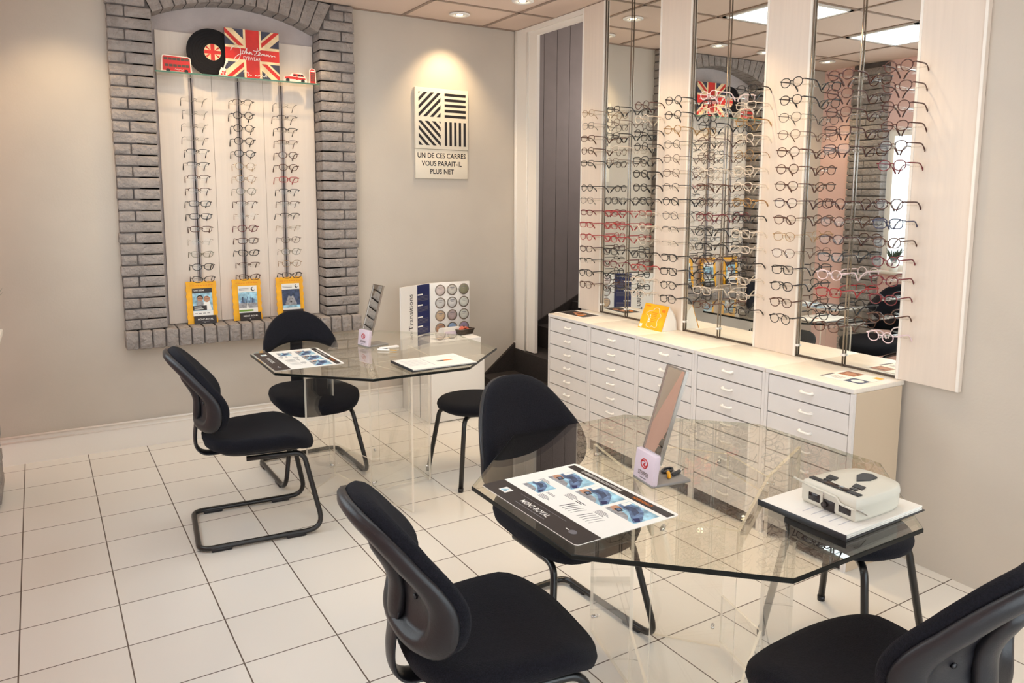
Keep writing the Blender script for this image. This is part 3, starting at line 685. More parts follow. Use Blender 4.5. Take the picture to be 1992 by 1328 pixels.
# ------------------------------------------------------------------ striped squares sign on the back wall
t = thing('test_sign', 'ivory sign with four striped squares and French words on the back wall', 'sign', (1.909, YB, 1.768))
b = MB(M['sign_ivory']); b.rbox(0, .446, -.026, -.001, .222, .676, .003, 2); b.build('striped_panel', t)
k_ = MB(M['ink']); fs_ = lambda a, b, c: (a, -.0264 - c * 0 - .0002, b)
def stripes(cx, cz, ang, n_, hw=.0905):
    w_ = 2 * hw / (2 * n_ - 1)
    ca, sa = math.cos(ang), math.sin(ang); rng = n_ + 3 if abs(math.sin(2 * ang)) > .1 else n_
    for i in range(-rng, rng):
        o = (i * 2) * w_ - (n_ - 1) * w_ + (0 if rng == n_ else .006)
        pts = [(cx + ca * u_ - sa * (o + v_), cz + sa * u_ + ca * (o + v_)) for u_, v_ in ((-.3, -w_ / 2), (.3, -w_ / 2), (.3, w_ / 2), (-.3, w_ / 2))]
        pts = clip(pts, cx - hw, cx + hw, cz - hw, cz + hw)
        if len(pts) > 2: k_.prism(pts, -.0268, -.0258, None, lambda a, b, c: (a, c, b))
stripes(.118, .553, PI / 4, 5); stripes(.334, .553, 0, 5); stripes(.118, .340, -PI / 4, 5); stripes(.334, .340, PI / 2, 5)
k_.build('stripes', t)
b = MB(M['sign_ivory']); b.rbox(.002, .445, -.018, -.001, 0, .220, .002, 2); b.build('text_panel', t)
k_ = MB(M['ink'])
for i, s1 in enumerate(('UN DE CES CARRES', 'VOUS PARAIT-IL', 'PLUS NET')): k_.text(s1, .052, lambda x, y, z: (.222 + x, -.0186, .172 - .060 * i + y), None, 'CENTER', .90, 0, .018)
k_.build('lettering', t)
for x, z in ((.012, .664), (.434, .664), (.012, .012), (.434, .012)): pass
# ------------------------------------------------------------------ mirror wall
def mw(name, label, cat, d, s, z, group=None): return thing(name, label, cat, WP(d, s, z), MA, group)
POLES = [1.943, 1.6645, 1.3735, 1.0885, .802, .527, .2375, -.041, -.325]
ORD9 = ['first', 'second', 'third', 'fourth', 'fifth', 'sixth', 'seventh', 'eighth', 'ninth']
for k, (s0, s1, lb) in enumerate(((1.945, 2.205, 'first white wood-grain panel, beside the stairs opening'), (1.0905, 1.3715, 'white wood-grain panel between the first and second mirrors'), (.2395, .525, 'white wood-grain panel between the second and third mirrors'), (-.615, -.327, 'white wood-grain panel right of the last mirror'))):
    t = mw('wall_panel', lb, 'panel', 0, 0, 0, 'white panels between the mirrors')
    b = MB(M['wood_white']); b.box(.338, .361, s0, s1, COUNTER + .001, CEIL - .001); b.build('board', t)
    b = MB(M['white_trim'])
    for q in (s0, s1 - .012): b.box(.334, .338, q, q + .012, COUNTER + .001, CEIL - .001)
    b.build('edge_strip', t)
for k, (s0, s1, lb) in enumerate(((1.3735, 1.943, 'tall wall mirror nearest the stairs'), (.527, 1.0885, 'tall wall mirror in the middle, between two white panels'), (-.325, .2375, 'tall wall mirror at the right end of the counter'))):
    t = mw('wall_mirror', lb, 'mirror', 0, 0, 0, 'tall mirrors behind the counter')
    for i in (0, 1):
        a_, c_ = s0 + (s1 - s0) * i / 2, s0 + (s1 - s0) * (i + 1) / 2
        b = MB(M['mirror']); b.box(MIR, .361, a_ + .0006, c_ - .0006, COUNTER + .010, CEIL - .001); b.build('mirror_pane', t)
    b = MB(M['pill_brown']); b.box(MIR - .006, .361, s0, s1, COUNTER + .0005, COUNTER + .010); b.build('bottom_rail', t)
pegw = MB(M['peg_clear']).rbox(-.128, .0, -.007, .007, -.005, .001, .0015, 1).rbox(-.132, -.126, -.007, .007, -.005, .007, .0015, 1).rbox(-.050, -.036, -.07, .07, -.005, .0, .001, 1).rbox(-.003, .008, -.008, .008, -.008, .004, .002, 1)
pegw_me = pegw.mesh('peg')
WROW = [1.033 + .0829 * k for k in range(15)][::-1]
WSPEC = ['gpw msw brf bpf krf ... kpf mpw urf rrf rpf tcf krh kpf bsf'.split(),
         'krf bpw krf crf bpw ... ... ksf rrf rrf rsf ksf urf kcf krf'.split(),
         'tof cof kof kof ksf kpT kpT kof cow cpf cow ksf rrf cof cpf'.split(),
         'kof kof gof kow bow bpw mph kpf mow mrh mrx ksf ksf kpf ksf'.split(),
         'wpf crf kof bph bpw cof brf bow upf ksf ksf trf krf csf brf'.split(),
         'kpf crf gof cof gow csf cpf gpf kpf csf crf kpf crf csf krf'.split(),
         'kpf kpf kpw bpw bof bof bpf tpf bpf gpw bpw ksf kpf bpf kof'.split(),
         'tpT tpf tpf tsf tsf ... ... tof bof tpf ksf wof rsf kof bpf'.split(),
         'tof tpf tof tpf tpf upf ... tpf nsf bpf uof uof upf bpf wof'.split()]
for k, sp_ in enumerate(POLES):
    ref = ORD9[k]
    t = mw('display_rod', 'slim vertical steel display rod by the mirrors, %s counting from the stairs' % ref, 'display rod', .344, sp_, COUNTER, 'display rods before the mirrors')
    b = MB(M['steel']); b.tube([(0, 0, .001), (0, 0, CEIL - COUNTER - .001)], .0042, 12); b.build('rod', t)
    b = MB(M['white']); b.rbox(-.006, .006, -.012, .012, .052, .064, .002, 1); b.build('clip', t)
    for i, z in enumerate(WROW):
        if WSPEC[k][i] == '...': continue
        inst('peg', pegw_me, t, (-.004, 0, z - COUNTER))
        p = WP(.344 - .004 - .129, sp_, z + .001)
        put_glasses(spec(WSPEC[k][i]), p, MA - PI / 2 + .06 + random.uniform(-.07, .07), '%s on the %s rod from the stairs' % (ORD[i], ref), 'eyeglasses on the mirror wall rods')
# ------------------------------------------------------------------ drawer cabinets
CW = .490; S0 = 2.086
def handle_mesh():
    b = MB(M['handle_white'])
    b.tube(smooth_open([(0, -.030, .001), (-.010, -.029, .001), (-.014, -.018, 0), (-.014, 0, 0), (-.014, .018, 0), (-.010, .029, .001), (0, .030, .001)], 4), .0066, 8)
    for y in (-.030, .030): b.tube([(.0, y, .001), (-.004, y, .001)], .0085, 10)
    return b.mesh('handle')
HM = handle_mesh()
def cabinet(k, label):
    s1 = S0 - CW * k; s0 = s1 - CW + .001
    t = mw('drawer_cabinet', label, 'cabinet', 0, s0, 0, 'white drawer cabinets under the mirrors')
    w = s1 - s0; th = .018
    b = MB(M['drawer_white']); b.box(0, .333, 0, th, 0, COUNTER - .022); b.box(0, .333, w - th, w, 0, COUNTER - .022); b.box(.318, .333, th, w - th, 0, COUNTER - .022); b.box(.02, .318, th, w - th, .058, .066)
    b.build('carcass', t)
    if k == 4: b = MB(M['side_warm_shade']); b.box(.016, .333, -.003, 0, .001, COUNTER - .022); b.build('shade_tint_panel', t)  # thin beige overlay: warm shade of the end side put into its colour
    b = MB(M['gap_dark']); b.box(.012, .03, th, w - th, .003, .062); b.box(.0185, .020, th, w - th, .066, COUNTER - .022); b.build('plinth', t)
    b = MB(M['laminate']); b.rbox(-.002, .353, 0, w, COUNTER - .022, COUNTER, .003, 2); b.box(-.0026, -.0016, .002, w - .002, COUNTER - .0195, COUNTER - .003, M['drawer_white']); b.build('top', t)
    n_ = 8; ph = (COUNTER - .026 - .066) / n_
    for i in range(n_):
        z0 = .066 + ph * i
        d = MB(M['drawer_white']); d.rbox(.001, .018, th + .003, w - th - .003, z0 + .003, z0 + ph - .003, .0012, 1, None, None, False); o = d.build('drawer', t)
        inst('handle', HM, o, (.001, w / 2 + random.uniform(-.001, .001), z0 + ph * .52))
        if k == 2 and i == n_ - 1: q = MB(M['ink_soft']); q.box(.0002, .0009, .10, .135, z0 + ph * .70, z0 + ph * .73); q.build('label_mark', o)
for k, lb in enumerate(('narrow-drawer white cabinet at the stairs end of the counter', 'white drawer cabinet standing second from the stairs', 'white drawer cabinet in the middle of the five', 'white drawer cabinet second from the right end of the counter', 'white drawer cabinet at the right end, its plain side tinted for warm shade')): cabinet(k, lb)
# things lying on the counter
def flat_print(name, label, cat, corners, z, base, deco=None, th=.0012, group=None):
    """a sheet given by its centre, size and turn; deco(b, f) prints on it"""
    (cx, cy), (wa, wb_), rz = corners
    t = thing(name, label, cat, (cx, cy, z), rz, group)
    f = lambda a, b, c: (a, b, c + .0004)
    s = MB(base); s.rect(-wa / 2, wa / 2, -wb_ / 2, wb_ / 2, 0, th, None, f); s.build('sheet', t)
    if deco:
        p = MB(M['ink']); deco(p, lambda a, b, c: (a, b, c + th + .0004)); p.build('print', t)
    return t
def deco_mag(p, f):
    p.rect(-.14, .14, -.07, .07, 0, .0004, M['black_card'], f)
    for cx, cy, rx, ry, mt in ((-.02, 0, .05, .04, 'skin_print'), (.03, -.02, .05, .025, 'brown_print'), (-.06, .03, .03, .02, 'orange')): p.prism([(cx + rx * math.cos(a * PI / 8), cy + ry * math.sin(a * PI / 8)) for a in range(16)], .0004, .0008, M[mt], f)
c0 = WP(.165, 1.955, COUNTER)
flat_print('magazine', 'dark printed magazine lying at the stairs end of the counter', 'magazine', ((c0.x, c0.y), (.29, .21), MA + PI / 2 + .05), COUNTER, M['white'], deco_mag)
def deco_pap(p, f):
    p.rect(-.10, -.015, .01, .09, 0, .0004, M['deep_print'], f); p.prism([(-.06 + .03 * math.cos(a * PI / 8), .05 + .025 * math.sin(a * PI / 8)) for a in range(16)], .0004, .0008, M['paper'], f)
    p.rect(.0, .085, -.095, -.01, 0, .0004, M['brown_print'], f); p.prism([(.04 + .03 * math.cos(a * PI / 8), -.05 + .02 * math.sin(a * PI / 8)) for a in range(16)], .0004, .0008, M['skin_print'], f)
    p.rect(-.10, -.06, -.095, -.06, 0, .0004, M['yellow'], f); p.rect(.09, .104, .0, .095, 0, .0004, M['ink_soft'], f)
    for i in range(4): p.rect(.01, .07, .03 + .012 * i, .033 + .012 * i, 0, .0003, M['ink_soft'], f)
c0 = WP(.185, -.215, COUNTER)
flat_print('brochure', 'pale brochure with small pictures at the right end of the counter', 'brochure', ((c0.x, c0.y), (.21, .20), MA + PI / 2 + .04), COUNTER, M['paper'], deco_pap)
# yellow tent card
ct = WP(.272, 1.235, COUNTER)
t = thing('tent_card', 'yellow tent card with a white map outline, standing on the counter', 'display card', (ct.x, ct.y, COUNTER), MA + .02)
HT = .150
fn = lambda a, b, c: (-.072 + b * .060 / HT * 1.0 - c, -a, b)        # a to the right as seen from the room
b = MB(M['yellow']); b.prism([(-.108, 0), (.108, 0), (.100, HT), (-.112, HT)][:2] + [(.108, HT), (-.108, HT)], 0, .003, None, fn); b.build('front', t)
b = MB(M['paper'])
fr2 = smooth_open([(-.012, HT, 0), (.02, HT * .75, 0), (.045, HT * .4, 0), (.05, 0, 0)], 4)
poly = [(p[0], p[1]) for p in fr2] + [(p[0] - .003, p[1]) for p in reversed(fr2)]
b.prism(poly, -.108, .108, None, lambda a, z, c: (a, c, z)); b.prism([(-.0685, 0.0005), (.047, 0.0005), (.047, .002), (-.0685, .002)], -.106, .106, None, lambda a, z, c: (a, c, z))
b.prism([(-.068, .002), (.046, .002), (.041, HT * .4), (.016, HT * .75), (-.014, HT * .97)], -.1075, -.1055, None, lambda a, z, c: (a, c, z))
b.build('back', t)
b = MB(M['paper'])
hexa = smooth2([(-.05, .105), (-.02, .112), (.0, .13), (.03, .128), (.045, .105), (.066, .088), (.05, .07), (.045, .05), (.055, .03), (.04, .016), (.01, .022), (-.005, .012), (-.04, .02), (-.036, .05), (-.042, .075), (-.068, .09)], 3)
b.tube([fn(a, z, .0040) for a, z in hexa], .0012, 5, None, True)
for i in range(6): b.rect(-.012 if i else -.02, .030 - .003 * (i % 3), .098 - .010 * i, .1015 - .010 * i, .003, .0034, M['orange'], fn)
for i in range(4): b.prism([(-.03 + .004 * (i % 2) + .005 * math.cos(q * PI / 4), .082 - .012 * i + .005 * math.sin(q * PI / 4)) for q in range(8)], .003, .0036, None, fn)
b.rect(-.102, -.078, .006, .026, .003, .0036, M['white'], fn); b.rect(-.095, -.05, .133, .139, .003, .0034, M['orange'], fn); b.rect(.06, .09, .11, .125, .003, .0034, M['orange'], fn)
b.build('print', t)
# ------------------------------------------------------------------ octagonal glass tables
TH = .750
def table(c, label, plates, braces_low, braces_top, apo=.641):
    t = thing('glass_table', label, 'table', (c[0], c[1], 0), 0, 'octagonal glass tables')
    e = .010; hs = apo * math.tan(PI / 8)
    oc = [(-apo, hs), (-apo, -hs), (-hs, -apo), (hs, -apo), (apo, -hs), (apo, hs), (hs, apo), (-hs, apo)]
    inn = [(x * (1 - .004), y * (1 - .004)) for x, y in oc]
    b = MB(M['table_glass']); n = 8
    b.add([(x, y, TH) for x, y in inn] + [(x, y, TH - .014) for x, y in inn], [list(range(8)), [8 + i for i in range(8)][::-1]])
    v = [(x, y, TH) for x, y in inn] + [(x, y, TH - .002) for x, y in oc] + [(x, y, TH - .012) for x, y in oc] + [(x, y, TH - .014) for x, y in inn]
    b.add(v, [(8 * r_ + i, 8 * r_ + (i + 1) % 8, 8 * r_ + 8 + (i + 1) % 8, 8 * r_ + 8 + i) for r_ in range(3) for i in range(8)], M['table_edge'])
    b.build('tabletop', t)
    def plate(name, p, q, z0, z1, th=.012):
        L = math.hypot(q[0] - p[0], q[1] - p[1]); a = math.atan2(q[1] - p[1], q[0] - p[0])
        b = MB(M['acrylic']); h_ = th / 2
        v = [(x, y, z) for z in (z0, z1) for y in (-h_, h_) for x in (0, L)]
        b.add(v, [(0, 1, 5, 4), (2, 6, 7, 3)]); b.add(v, [(0, 4, 6, 2), (1, 3, 7, 5), (0, 2, 3, 1), (4, 5, 7, 6)], M['acrylic_edge'])
        o = b.build(name, t, (p[0], p[1], 0), a); return o
    for p, q in plates: plate('base_plate', p, q, .001, TH - .0145)
    for p, q in braces_low: plate('brace', p, q, .02, .20, .009)
    for p, q in braces_top: plate('brace', p, q, TH - .075, TH - .0145, .009)
    for p, q in plates:
        for z in (.075, TH - .045):
            d = Vector((q[0] - p[0], q[1] - p[1], 0)).normalized(); nrm = Vector((-d.y, d.x, 0))
            b = MB(M['chrome']); w = Vector((p[0], p[1], z)) + d * .030
            b.tube([(w - nrm * .012)[:], (w + nrm * .012)[:]], .0065, 12); b.build('bolt', t)
    return t
T1 = (1.079, .141); T2 = (1.212, -2.245)
table(T1, 'octagonal glass table on clear acrylic plates, farther one near the back wall',
      [((-.135, -.235), (-.040, -.585)), ((.232, -.202), (.25, .13)), ((-.217, .146), (-.43, -.047)), ((.10, .25), (-.20, .29))],
      [((-.135, -.235), (.232, -.202)), ((.25, .13), (.10, .25)), ((-.217, .146), (-.135, -.235))], [((-.135, -.235), (.232, -.202)), ((-.217, .146), (-.135, -.235))])
table(T2, 'octagonal glass table on clear acrylic plates, nearer one in the foreground',
      [((-.286, -.167), (-.154, -.367)), ((.24, -.13), (.585, .02)), ((-.04, .435), (-.13, .10)), ((.30, .10), (.14, .30))],
      [((-.286, -.167), (-.13, .10)), ((-.154, -.367), (.24, -.13)), ((.30, .10), (.24, -.13))], [((-.286, -.167), (-.13, .10)), ((-.154, -.367), (.24, -.13)), ((.30, .10), (.24, -.13)), ((.14, .30), (-.13, .10))])
# ------------------------------------------------------------------ placemats with printed pictures
def placemat(loc, rz, label):
    # local a runs along the reading direction (to the reader's right), b away from the reader
    WA, WB = .495, .362
    t = thing('printed_placemat', label, 'placemat', loc, rz, 'printed placemats on the tables')
    f = lambda a, b, c: (a - WA / 2, b - WB / 2, c + .0004)
    def rr(a0, a1, b0, b1, r, n=5):
        P = []
        for cx, cy, q in ((a1 - r, b0 + r, -90), (a1 - r, b1 - r, 0), (a0 + r, b1 - r, 90), (a0 + r, b0 + r, 180)):
            P += [(cx + r * math.cos(math.radians(q + 90 * k / n)), cy + r * math.sin(math.radians(q + 90 * k / n))) for k in range(n + 1)]
        return P
    s = MB(M['paper']); s.prism(rr(0, WA, 0, WB, .014), 0, .0016, None, f); s.build('mat', t)
    p = MB(M['ink']); e0, e1, e2, e3, e4 = .0016, .0019, .0022, .0025, .0028
    p.prism(clip(rr(.0006, WA - .0006, .0006, WB, .014), 0, WA, 0, .083), e0, e1, M['black_card'], f)
    p.rect(.012, WA - .006, WB - .044, WB - .014, e0, e1, M['black_card'], f)
    p.rect(.058, .095, .028, .058, e1, e2, M['paper'], f); p.prism([(.062, .032), (.090, .032), (.078, .054), (.070, .044)], e2, e3, M['sky_print'], f)
    p.text('MONT-ROYAL', .026, lambda x, y, z: f(.240 + x, .040 + y, e2), M['paper'], 'CENTER', .82, 0, .012)
    p.rect(.165, .315, .020, .0225, e1, e2, M['ink_soft'], f); p.rect(.13, .36, .064, .0655, e1, e2, M['ink_soft'], f)
    p.prism([(.425 + .014 * math.cos(q * PI / 6), .040 + .011 * math.sin(q * PI / 6)) for q in range(12)], e1, e2, M['ink_soft'], f); p.rect(.395, .408, .038, .041, e1, e2, M['paper'], f)
    p.text('LE VERRIER FRANÇAIS DES OPTICIENS', .0165, lambda x, y, z: f(.075 + x, WB - .029 + y, e2), M['paper'], 'LEFT', .70, 0, .008)
    p.text('INDÉPENDANTS', .0165, lambda x, y, z: f(.325 + x, WB - .029 + y, e2), M['orange'], 'LEFT', .70, 0, .008)
    def picture(a0, b0, w, h, phone=True):
        q = lambda pts: [(a0 + x * w, b0 + y * h) for x, y in pts]
        p.prism(q([(0, 0), (1, 0), (1, 1), (0, 1)]), e0, e1, M['sky_print'], f)
        p.prism(q([(0, 0), (.78, 0), (.62, .22), (.30, .30), (0, .24)]), e1, e2, M['grey_print'], f)
        p.prism(q([(.0, .55), (.18, .42), (.42, .46), (.70, .22), (.95, .02), (1, .30), (.86, .52), (.66, .80), (.40, .94), (.14, .88)]), e1, e2, M['blue_print'], f)
        p.prism(q([(.20, .50), (.44, .54), (.68, .40), (.62, .66), (.40, .78), (.22, .72)]), e2, e3, M['deep_print'], f)
        p.prism(q([(.78, .20), (.96, .10), (.98, .26), (.84, .40)]), e2, e3, M['navy'], f)
        p.prism(q([(.02, .62), (.16, .60), (.14, .96), (.02, .98)]), e2, e3, M['paper'], f)
        if phone:
            p.prism(q([(0, .18), (.20, .12), (.30, .26), (.24, .42), (.10, .46), (0, .42)]), e2, e3, M['skin_print'], f); p.prism(q([(.14, .20), (.32, .16), (.34, .36), (.17, .40)]), e3, e4, M['ink'], f)
            p.prism(q([(.18, .24), (.29, .21), (.30, .32), (.20, .35)]), e4, e4 + .0003, M['blue_print'], f)
    for a0 in (.055, .200, .345): picture(a0, .212, .128, .092)
    picture(.062, .112, .088, .066, False)
    for a0, b0, n_ in ((.058, .190, 4), (.203, .190, 5), (.348, .190, 5), (.160, .118, 4), (.160, .140, 2)):
        for i in range(n_): p.rect(a0, a0 + .036 + .008 * (i % 3), b0 - .0055 * i, b0 - .0055 * i + .0022, e0, e1, M['ink_soft'], f)
    p.rect(.258, .30, .176, .179, e0, e1, None, f); p.rect(.258, .288, .169, .172, e0, e1, None, f)
    for i in range(5):
        for dx, dw in ((.262, .0035), (.345, .0022)):
            x = dx + .014 * i; wd = dw * (1.4 - .2 * i)
            pts = [(x + .010 * (y / .05) ** 2, .110 + y) for y in (0, .012, .025, .038, .05)]
            p.prism(pts + [(a + wd * (1 - abs(k - 2) * .3), b) for k, (a, b) in list(enumerate(pts))[::-1]], e0, e1, None, f)
    p.build('print', t)
    return t
pm = placemat((.785, -2.232, TH), -PI / 2 + .012, 'printed placemat at the left of the front glass table')
copy_tree(pm, (.630, .155, TH), -PI / 2, 'printed placemat at the left of the farther glass table')
# ------------------------------------------------------------------ small tilted mirrors with pen trays
def mirror_stand(loc, rz, label, items):
    t = thing('mirror_stand', label, 'mirror stand', loc, rz, 'tilted display mirrors on the tables')
    # front faces local -x
    b = MB(M['grey_plastic']); b.rbox(0.0, .145, -.056, .056, .0, .010, .002, 1); b.build('tray', t)
    g = lambda x, y, z: (x + .10 * z * 1.2, y, z)
    b = MB(M['pale_pink']); b.rbox(0.0, .020, -.056, .056, .002, .098, .003, 2, None, g)
    b.build('base_block', t)
    if items is not None:
        b = MB(M['red']); q = [(-.0004, .018 * math.cos(a * PI / 14), .062 + .014 * math.sin(a * PI / 14)) for a in range(28)]
        h_ = lambda x, y, z: g(x - .0006, y, z)
        b.tube(q, .0016, 5, None, True, h_); b.tube(smooth_open([(0, .013, .066), (0, .004, .070), (0, -.004, .064), (0, .004, .058), (0, -.006, .054), (0, -.013, .058)], 4), .0018, 5, None, False, h_)
        b.text('STEPPER', .0185, lambda x, y, z: g(-.0012, -x, .030 + y), M['pill_brown'], 'CENTER', .85)
        b.rect(-.018, .018, .015, .0175, 0, .0006, M['ink_soft'], lambda a, b_, c: g(-.0008 + c * .5, a, b_))
        b.build('print', t)
    L = .362
    u = Vector((.30, 0, .954)); o = Vector((.012, 0, .012))
    def m_(a, bb, c): w = o + u * bb + Vector((-u.z, 0, u.x)) * c; return (w.x, a, w.z)
    b = MB(M['steel'])
    b.rect(-.053, -.048, .06, L, -.006, .006, None, m_); b.rect(.048, .053, .06, L, -.006, .006, None, m_); b.rect(-.048, .048, L - .005, L, -.006, .006, None, m_); b.rect(-.048, .048, .0, L - .005, -.006, -.003, M['pale_pink'], m_); b.build('frame', t)
    b = MB(M['mirror']); b.rect(-.048, .048, .06, L - .005, -.003, .003, None, m_); b.build('mirror_pane', t)
    return t
mirror_stand((1.040, -2.230, TH), -0.150, 'tall tilted table mirror with a pale base on the front glass table', 1)
mirror_stand((1.052, .303, TH), 0.21, 'tall tilted table mirror on the farther glass table', 1)
def pen(loc, rz, label, body, tip, L=.10, group='pens and tools in the trays'):
    t = thing('small_screwdriver', label, 'screwdriver', loc, rz, group)
    f = lambda x, y, z: (z, x, y + .0066)
    MB(body).lathe([(.0, 0), (.0055, .002), (.0062, .01), (.0062, L * .55), (.0045, L * .62), (.0, L * .625)], 12, None, f).build('handle', t)
    MB(tip).lathe([(.0025, L * .60), (.0022, L * .95), (.0, L)], 8, None, f).build('blade', t)
zt = TH + .010
pen((1.115, -2.272, zt), .9, 'small yellow-handled tool in the tray of the front mirror stand', M['yellow'], M['steel'], .075)
pen((1.140, -2.260, zt), .3, 'small black-handled tool in the tray of the front mirror stand', M['folder_black'], M['steel'], .075)
t = thing('tape_measure', 'black loop lying in the tray of the front mirror stand', 'loop', (1.158, -2.215, zt), .3)
b = MB(M['folder_black']); b.tube([(.026 * math.cos(a * PI / 12), .012 * math.sin(a * PI / 12), .0045) for a in range(24)], .004, 8, None, True); b.build('loop', t)
pen((1.085, .150, TH), -.75, 'white pen with a yellow end on the farther glass table', M['white'], M['yellow'], .12)
t = thing('white_case', 'small white case behind the pen on the farther glass table', 'case', (1.165, .170, TH), .15)
MB(M['white']).rbox(-.06, .06, -.014, .014, .0005, .014, .004, 2).build('lid', t); MB(M['folder_black']).rbox(-.056, -.02, -.018, -.0145, .0005, .010, .002, 1).build('clasp', t)
# ------------------------------------------------------------------ folders and the measuring device
def folder(loc, rz, w, h, n, label, deco):
    t = thing('paper_folder', label, 'folder', loc, rz)
    b = MB(M['folder_black']); b.rbox(-w / 2, w / 2, -h / 2, h / 2, .0005, .0035, .001, 1)
    b.rbox(-w / 2, -w / 2 + .003, -h / 2, h / 2, .0005, .006 + .003 * n, .001, 1) if n > 2 else None
    b.build('cover', t)
    p = MB(M['paper'])
    for i in range(n):
        j = random.uniform(-.004, .004); p.box(-w / 2 + .006 + j, w / 2 - .008 + j, -h / 2 + .006 + j, h / 2 - .006 + j, .0036 + .003 * i, .0064 + .003 * i)
    p.build('paper_stack', t)
    q = MB(M['ink_soft']); zt_ = .0036 + .003 * n
    deco(q, lambda a, b_, c: (a, b_, zt_ + c)); q.build('print', t)
    return t
def deco1(q, f):
    for i in range(7): q.rect(-.165, -.165 + .10 + .012 * (i % 3), .07 - .02 * i, .073 - .02 * i, 0, .0003, M['pale_ink'], f)
    q.rect(.01, .05, -.02, .0, 0, .0003, M['ink'], f); q.rect(.05, .10, -.02, .0, 0, .0003, M['orange'], f); q.rect(-.04, -.037, -.10, .10, 0, .0003, M['pale_ink'], f)
    for i in range(2): q.rect(.12, .16, .06 - .02 * i, .062 - .02 * i, 0, .0003, M['pale_ink'], f)
folder((1.222, -.325, TH), .03, .385, .272, 3, 'dark folder with white papers at the front of the farther glass table', deco1)
def deco2(q, f):
    q.rect(-.155, .02, -.125, .04, 0, .0004, M['white'], f)
    for i in range(5): q.rect(-.145, -.145 + .13 + .012 * (i % 2), .02 - .028 * i, .023 - .028 * i, .0004, .0007, M['pale_ink'], f)
f2 = folder((1.405, -2.680, TH), .02, .375, .290, 4, 'dark folder with papers under the measuring device on the front table', deco2)
t = thing('pupil_meter', 'cream optical measuring device with two dark windows, on the front folder', 'optical device', (1.420, -2.705, TH + .0165), -.04)
# local: front (two windows) faces -x, length along y
b = MB(M['device'])
out = smooth2([(-.106, -.080), (-.106, .0), (-.106, .080), (-.100, .090), (-.05, .094), (.05, .090), (.105, .075), (.122, .05), (.126, .0), (.122, -.05), (.105, -.075), (.05, -.090), (-.05, -.094), (-.100, -.090)], 3)
b.pad(out, (0, 0), [(0, .0), (.9, .0), (.97, .002), (1.0, .010), (1.0, .040), (1.012, .042), (1.012, .050), (.99, .062), (.95, .067), (.6, .0685), (0, .069)], None); b.build('body', t)
for y0, y1 in ((-.076, -.036), (.026, .066)): MB(M['dark_glass']).rbox(-.108, -.098, y0, y1, .014, .038, .002, 1).build('window', t)
b = MB(M['black_card']); b.rbox(-.107, -.09, -.026, .016, .002, .036, .003, 1); b.lathe([(.0, 0), (.008, 0), (.008, .010), (.0, .010)], 14, None, lambda x, y, z: (-.108 - z, x + .006, y + .020)); b.build('nose_rest', t)
b = MB(M['device']); b.tube(fillet([(-.100, .125, .058), (-.112, .060, .058), (-.112, -.030, .054), (-.112, -.045, .040), (-.108, -.082, .036), (-.085, -.098, .034)], .01), .0035, 8); b.build('head_bar', t)
b = MB(M['steel']); b.tube([(-.1125, -.06, .040), (-.10, -.100, .036), (-.07, -.1005, .018)], .0013, 6); b.tube([(-.112, .012, .058), (-.108, .014, .020)], .0013, 6); b.build('wire', t)
b = MB(M['folder_black'])
top = lambda x0, x1, y0, y1, sk=.0: b.prism([(x0, y0), (x1, y0 + sk), (x1, y1 + sk), (x0, y1)], .0685, .0715)
top(-.088, -.070, -.082, .082); top(-.045, -.018, .028, .058, .008); top(-.040, -.013, -.058, -.026, .008); top(-.064, -.052, .032, .052); top(-.060, -.048, -.052, -.032)
b.prism([(.005, -.006), (.045, -.022), (.082, -.018), (.092, .006), (.078, .026), (.045, .024)], .0688, .072); b.build('buttons', t)
b = MB(M['dark_glass']); b.rbox(-.090, -.068, -.045, .03, .069, .0725, .001, 1); b.build('display', t)
# ------------------------------------------------------------------ chairs
def seat_outline():
    P = []
    for k in range(44):
        t = 2 * PI * k / 44; c, s_ = math.cos(t), math.sin(t); sg = lambda v: (v > 0) - (v < 0)
        x = .255 * sg(c) * abs(c) ** .62; w = .240 + .026 * (x / .255) - .022 * max(0, x / .255) ** 4
        P.append((x, w * sg(s_) * abs(s_) ** .62))
    return P
def back_outline():
    H = [(.0, .0), (.08, -.004), (.15, -.004), (.197, .010), (.224, .048), (.231, .105), (.222, .168), (.198, .228), (.166, .286), (.126, .338), (.070, .370), (0, .378)]
    P = [(p[0], p[1], 0) for p in H] + [(-p[0], p[1], 0) for p in H[1:-1][::-1]]
    return [(q[0], q[1]) for q in smooth_closed(P, 3)]
SX = .055
def seat_map(x, y, z): return (x + SX, y, .455 + z - 1.5 * max(0, x - .10) ** 2 + .022 * (y / .24) ** 2 * (1 if x < .12 else max(0, 1 - (x - .12) * 9)) + 1.0 * max(0, -x - .10) ** 2)
def back_map(y, z, o): 
    t = z / .376
    lean = max(0, (t - .30) / .70)
    return (-.262 + SX + .012 * math.sin(PI * min(1, max(0, t * 1.6))) - .128 * lean ** 1.5 + 1.25 * y * y * (1.0 - .45 * t) + o * (1 - .25 * lean), y, .548 + z * (1 - .05 * lean) + o * .45 * lean)
def crescent_outline():
    H = [(.0, .050), (.09, .042), (.16, .018), (.210, -.008), (.222, .004), (.215, .06), (.19, .12), (.15, .175), (.10, .215), (.05, .235), (0, .240)]
    P = [(p[0], p[1], 0) for p in H] + [(-p[0], p[1], 0) for p in H[1:-1][::-1]]
    return [(q[0], q[1]) for q in smooth_closed(P, 3)]
def crescent_map(y, z, o):
    t = z / .24
    return (-.245 + SX - .10 * t + 1.3 * y * y * (1 - .4 * t) + o * .92, y, .695 + z * .93 + o * .35)
CH = {}
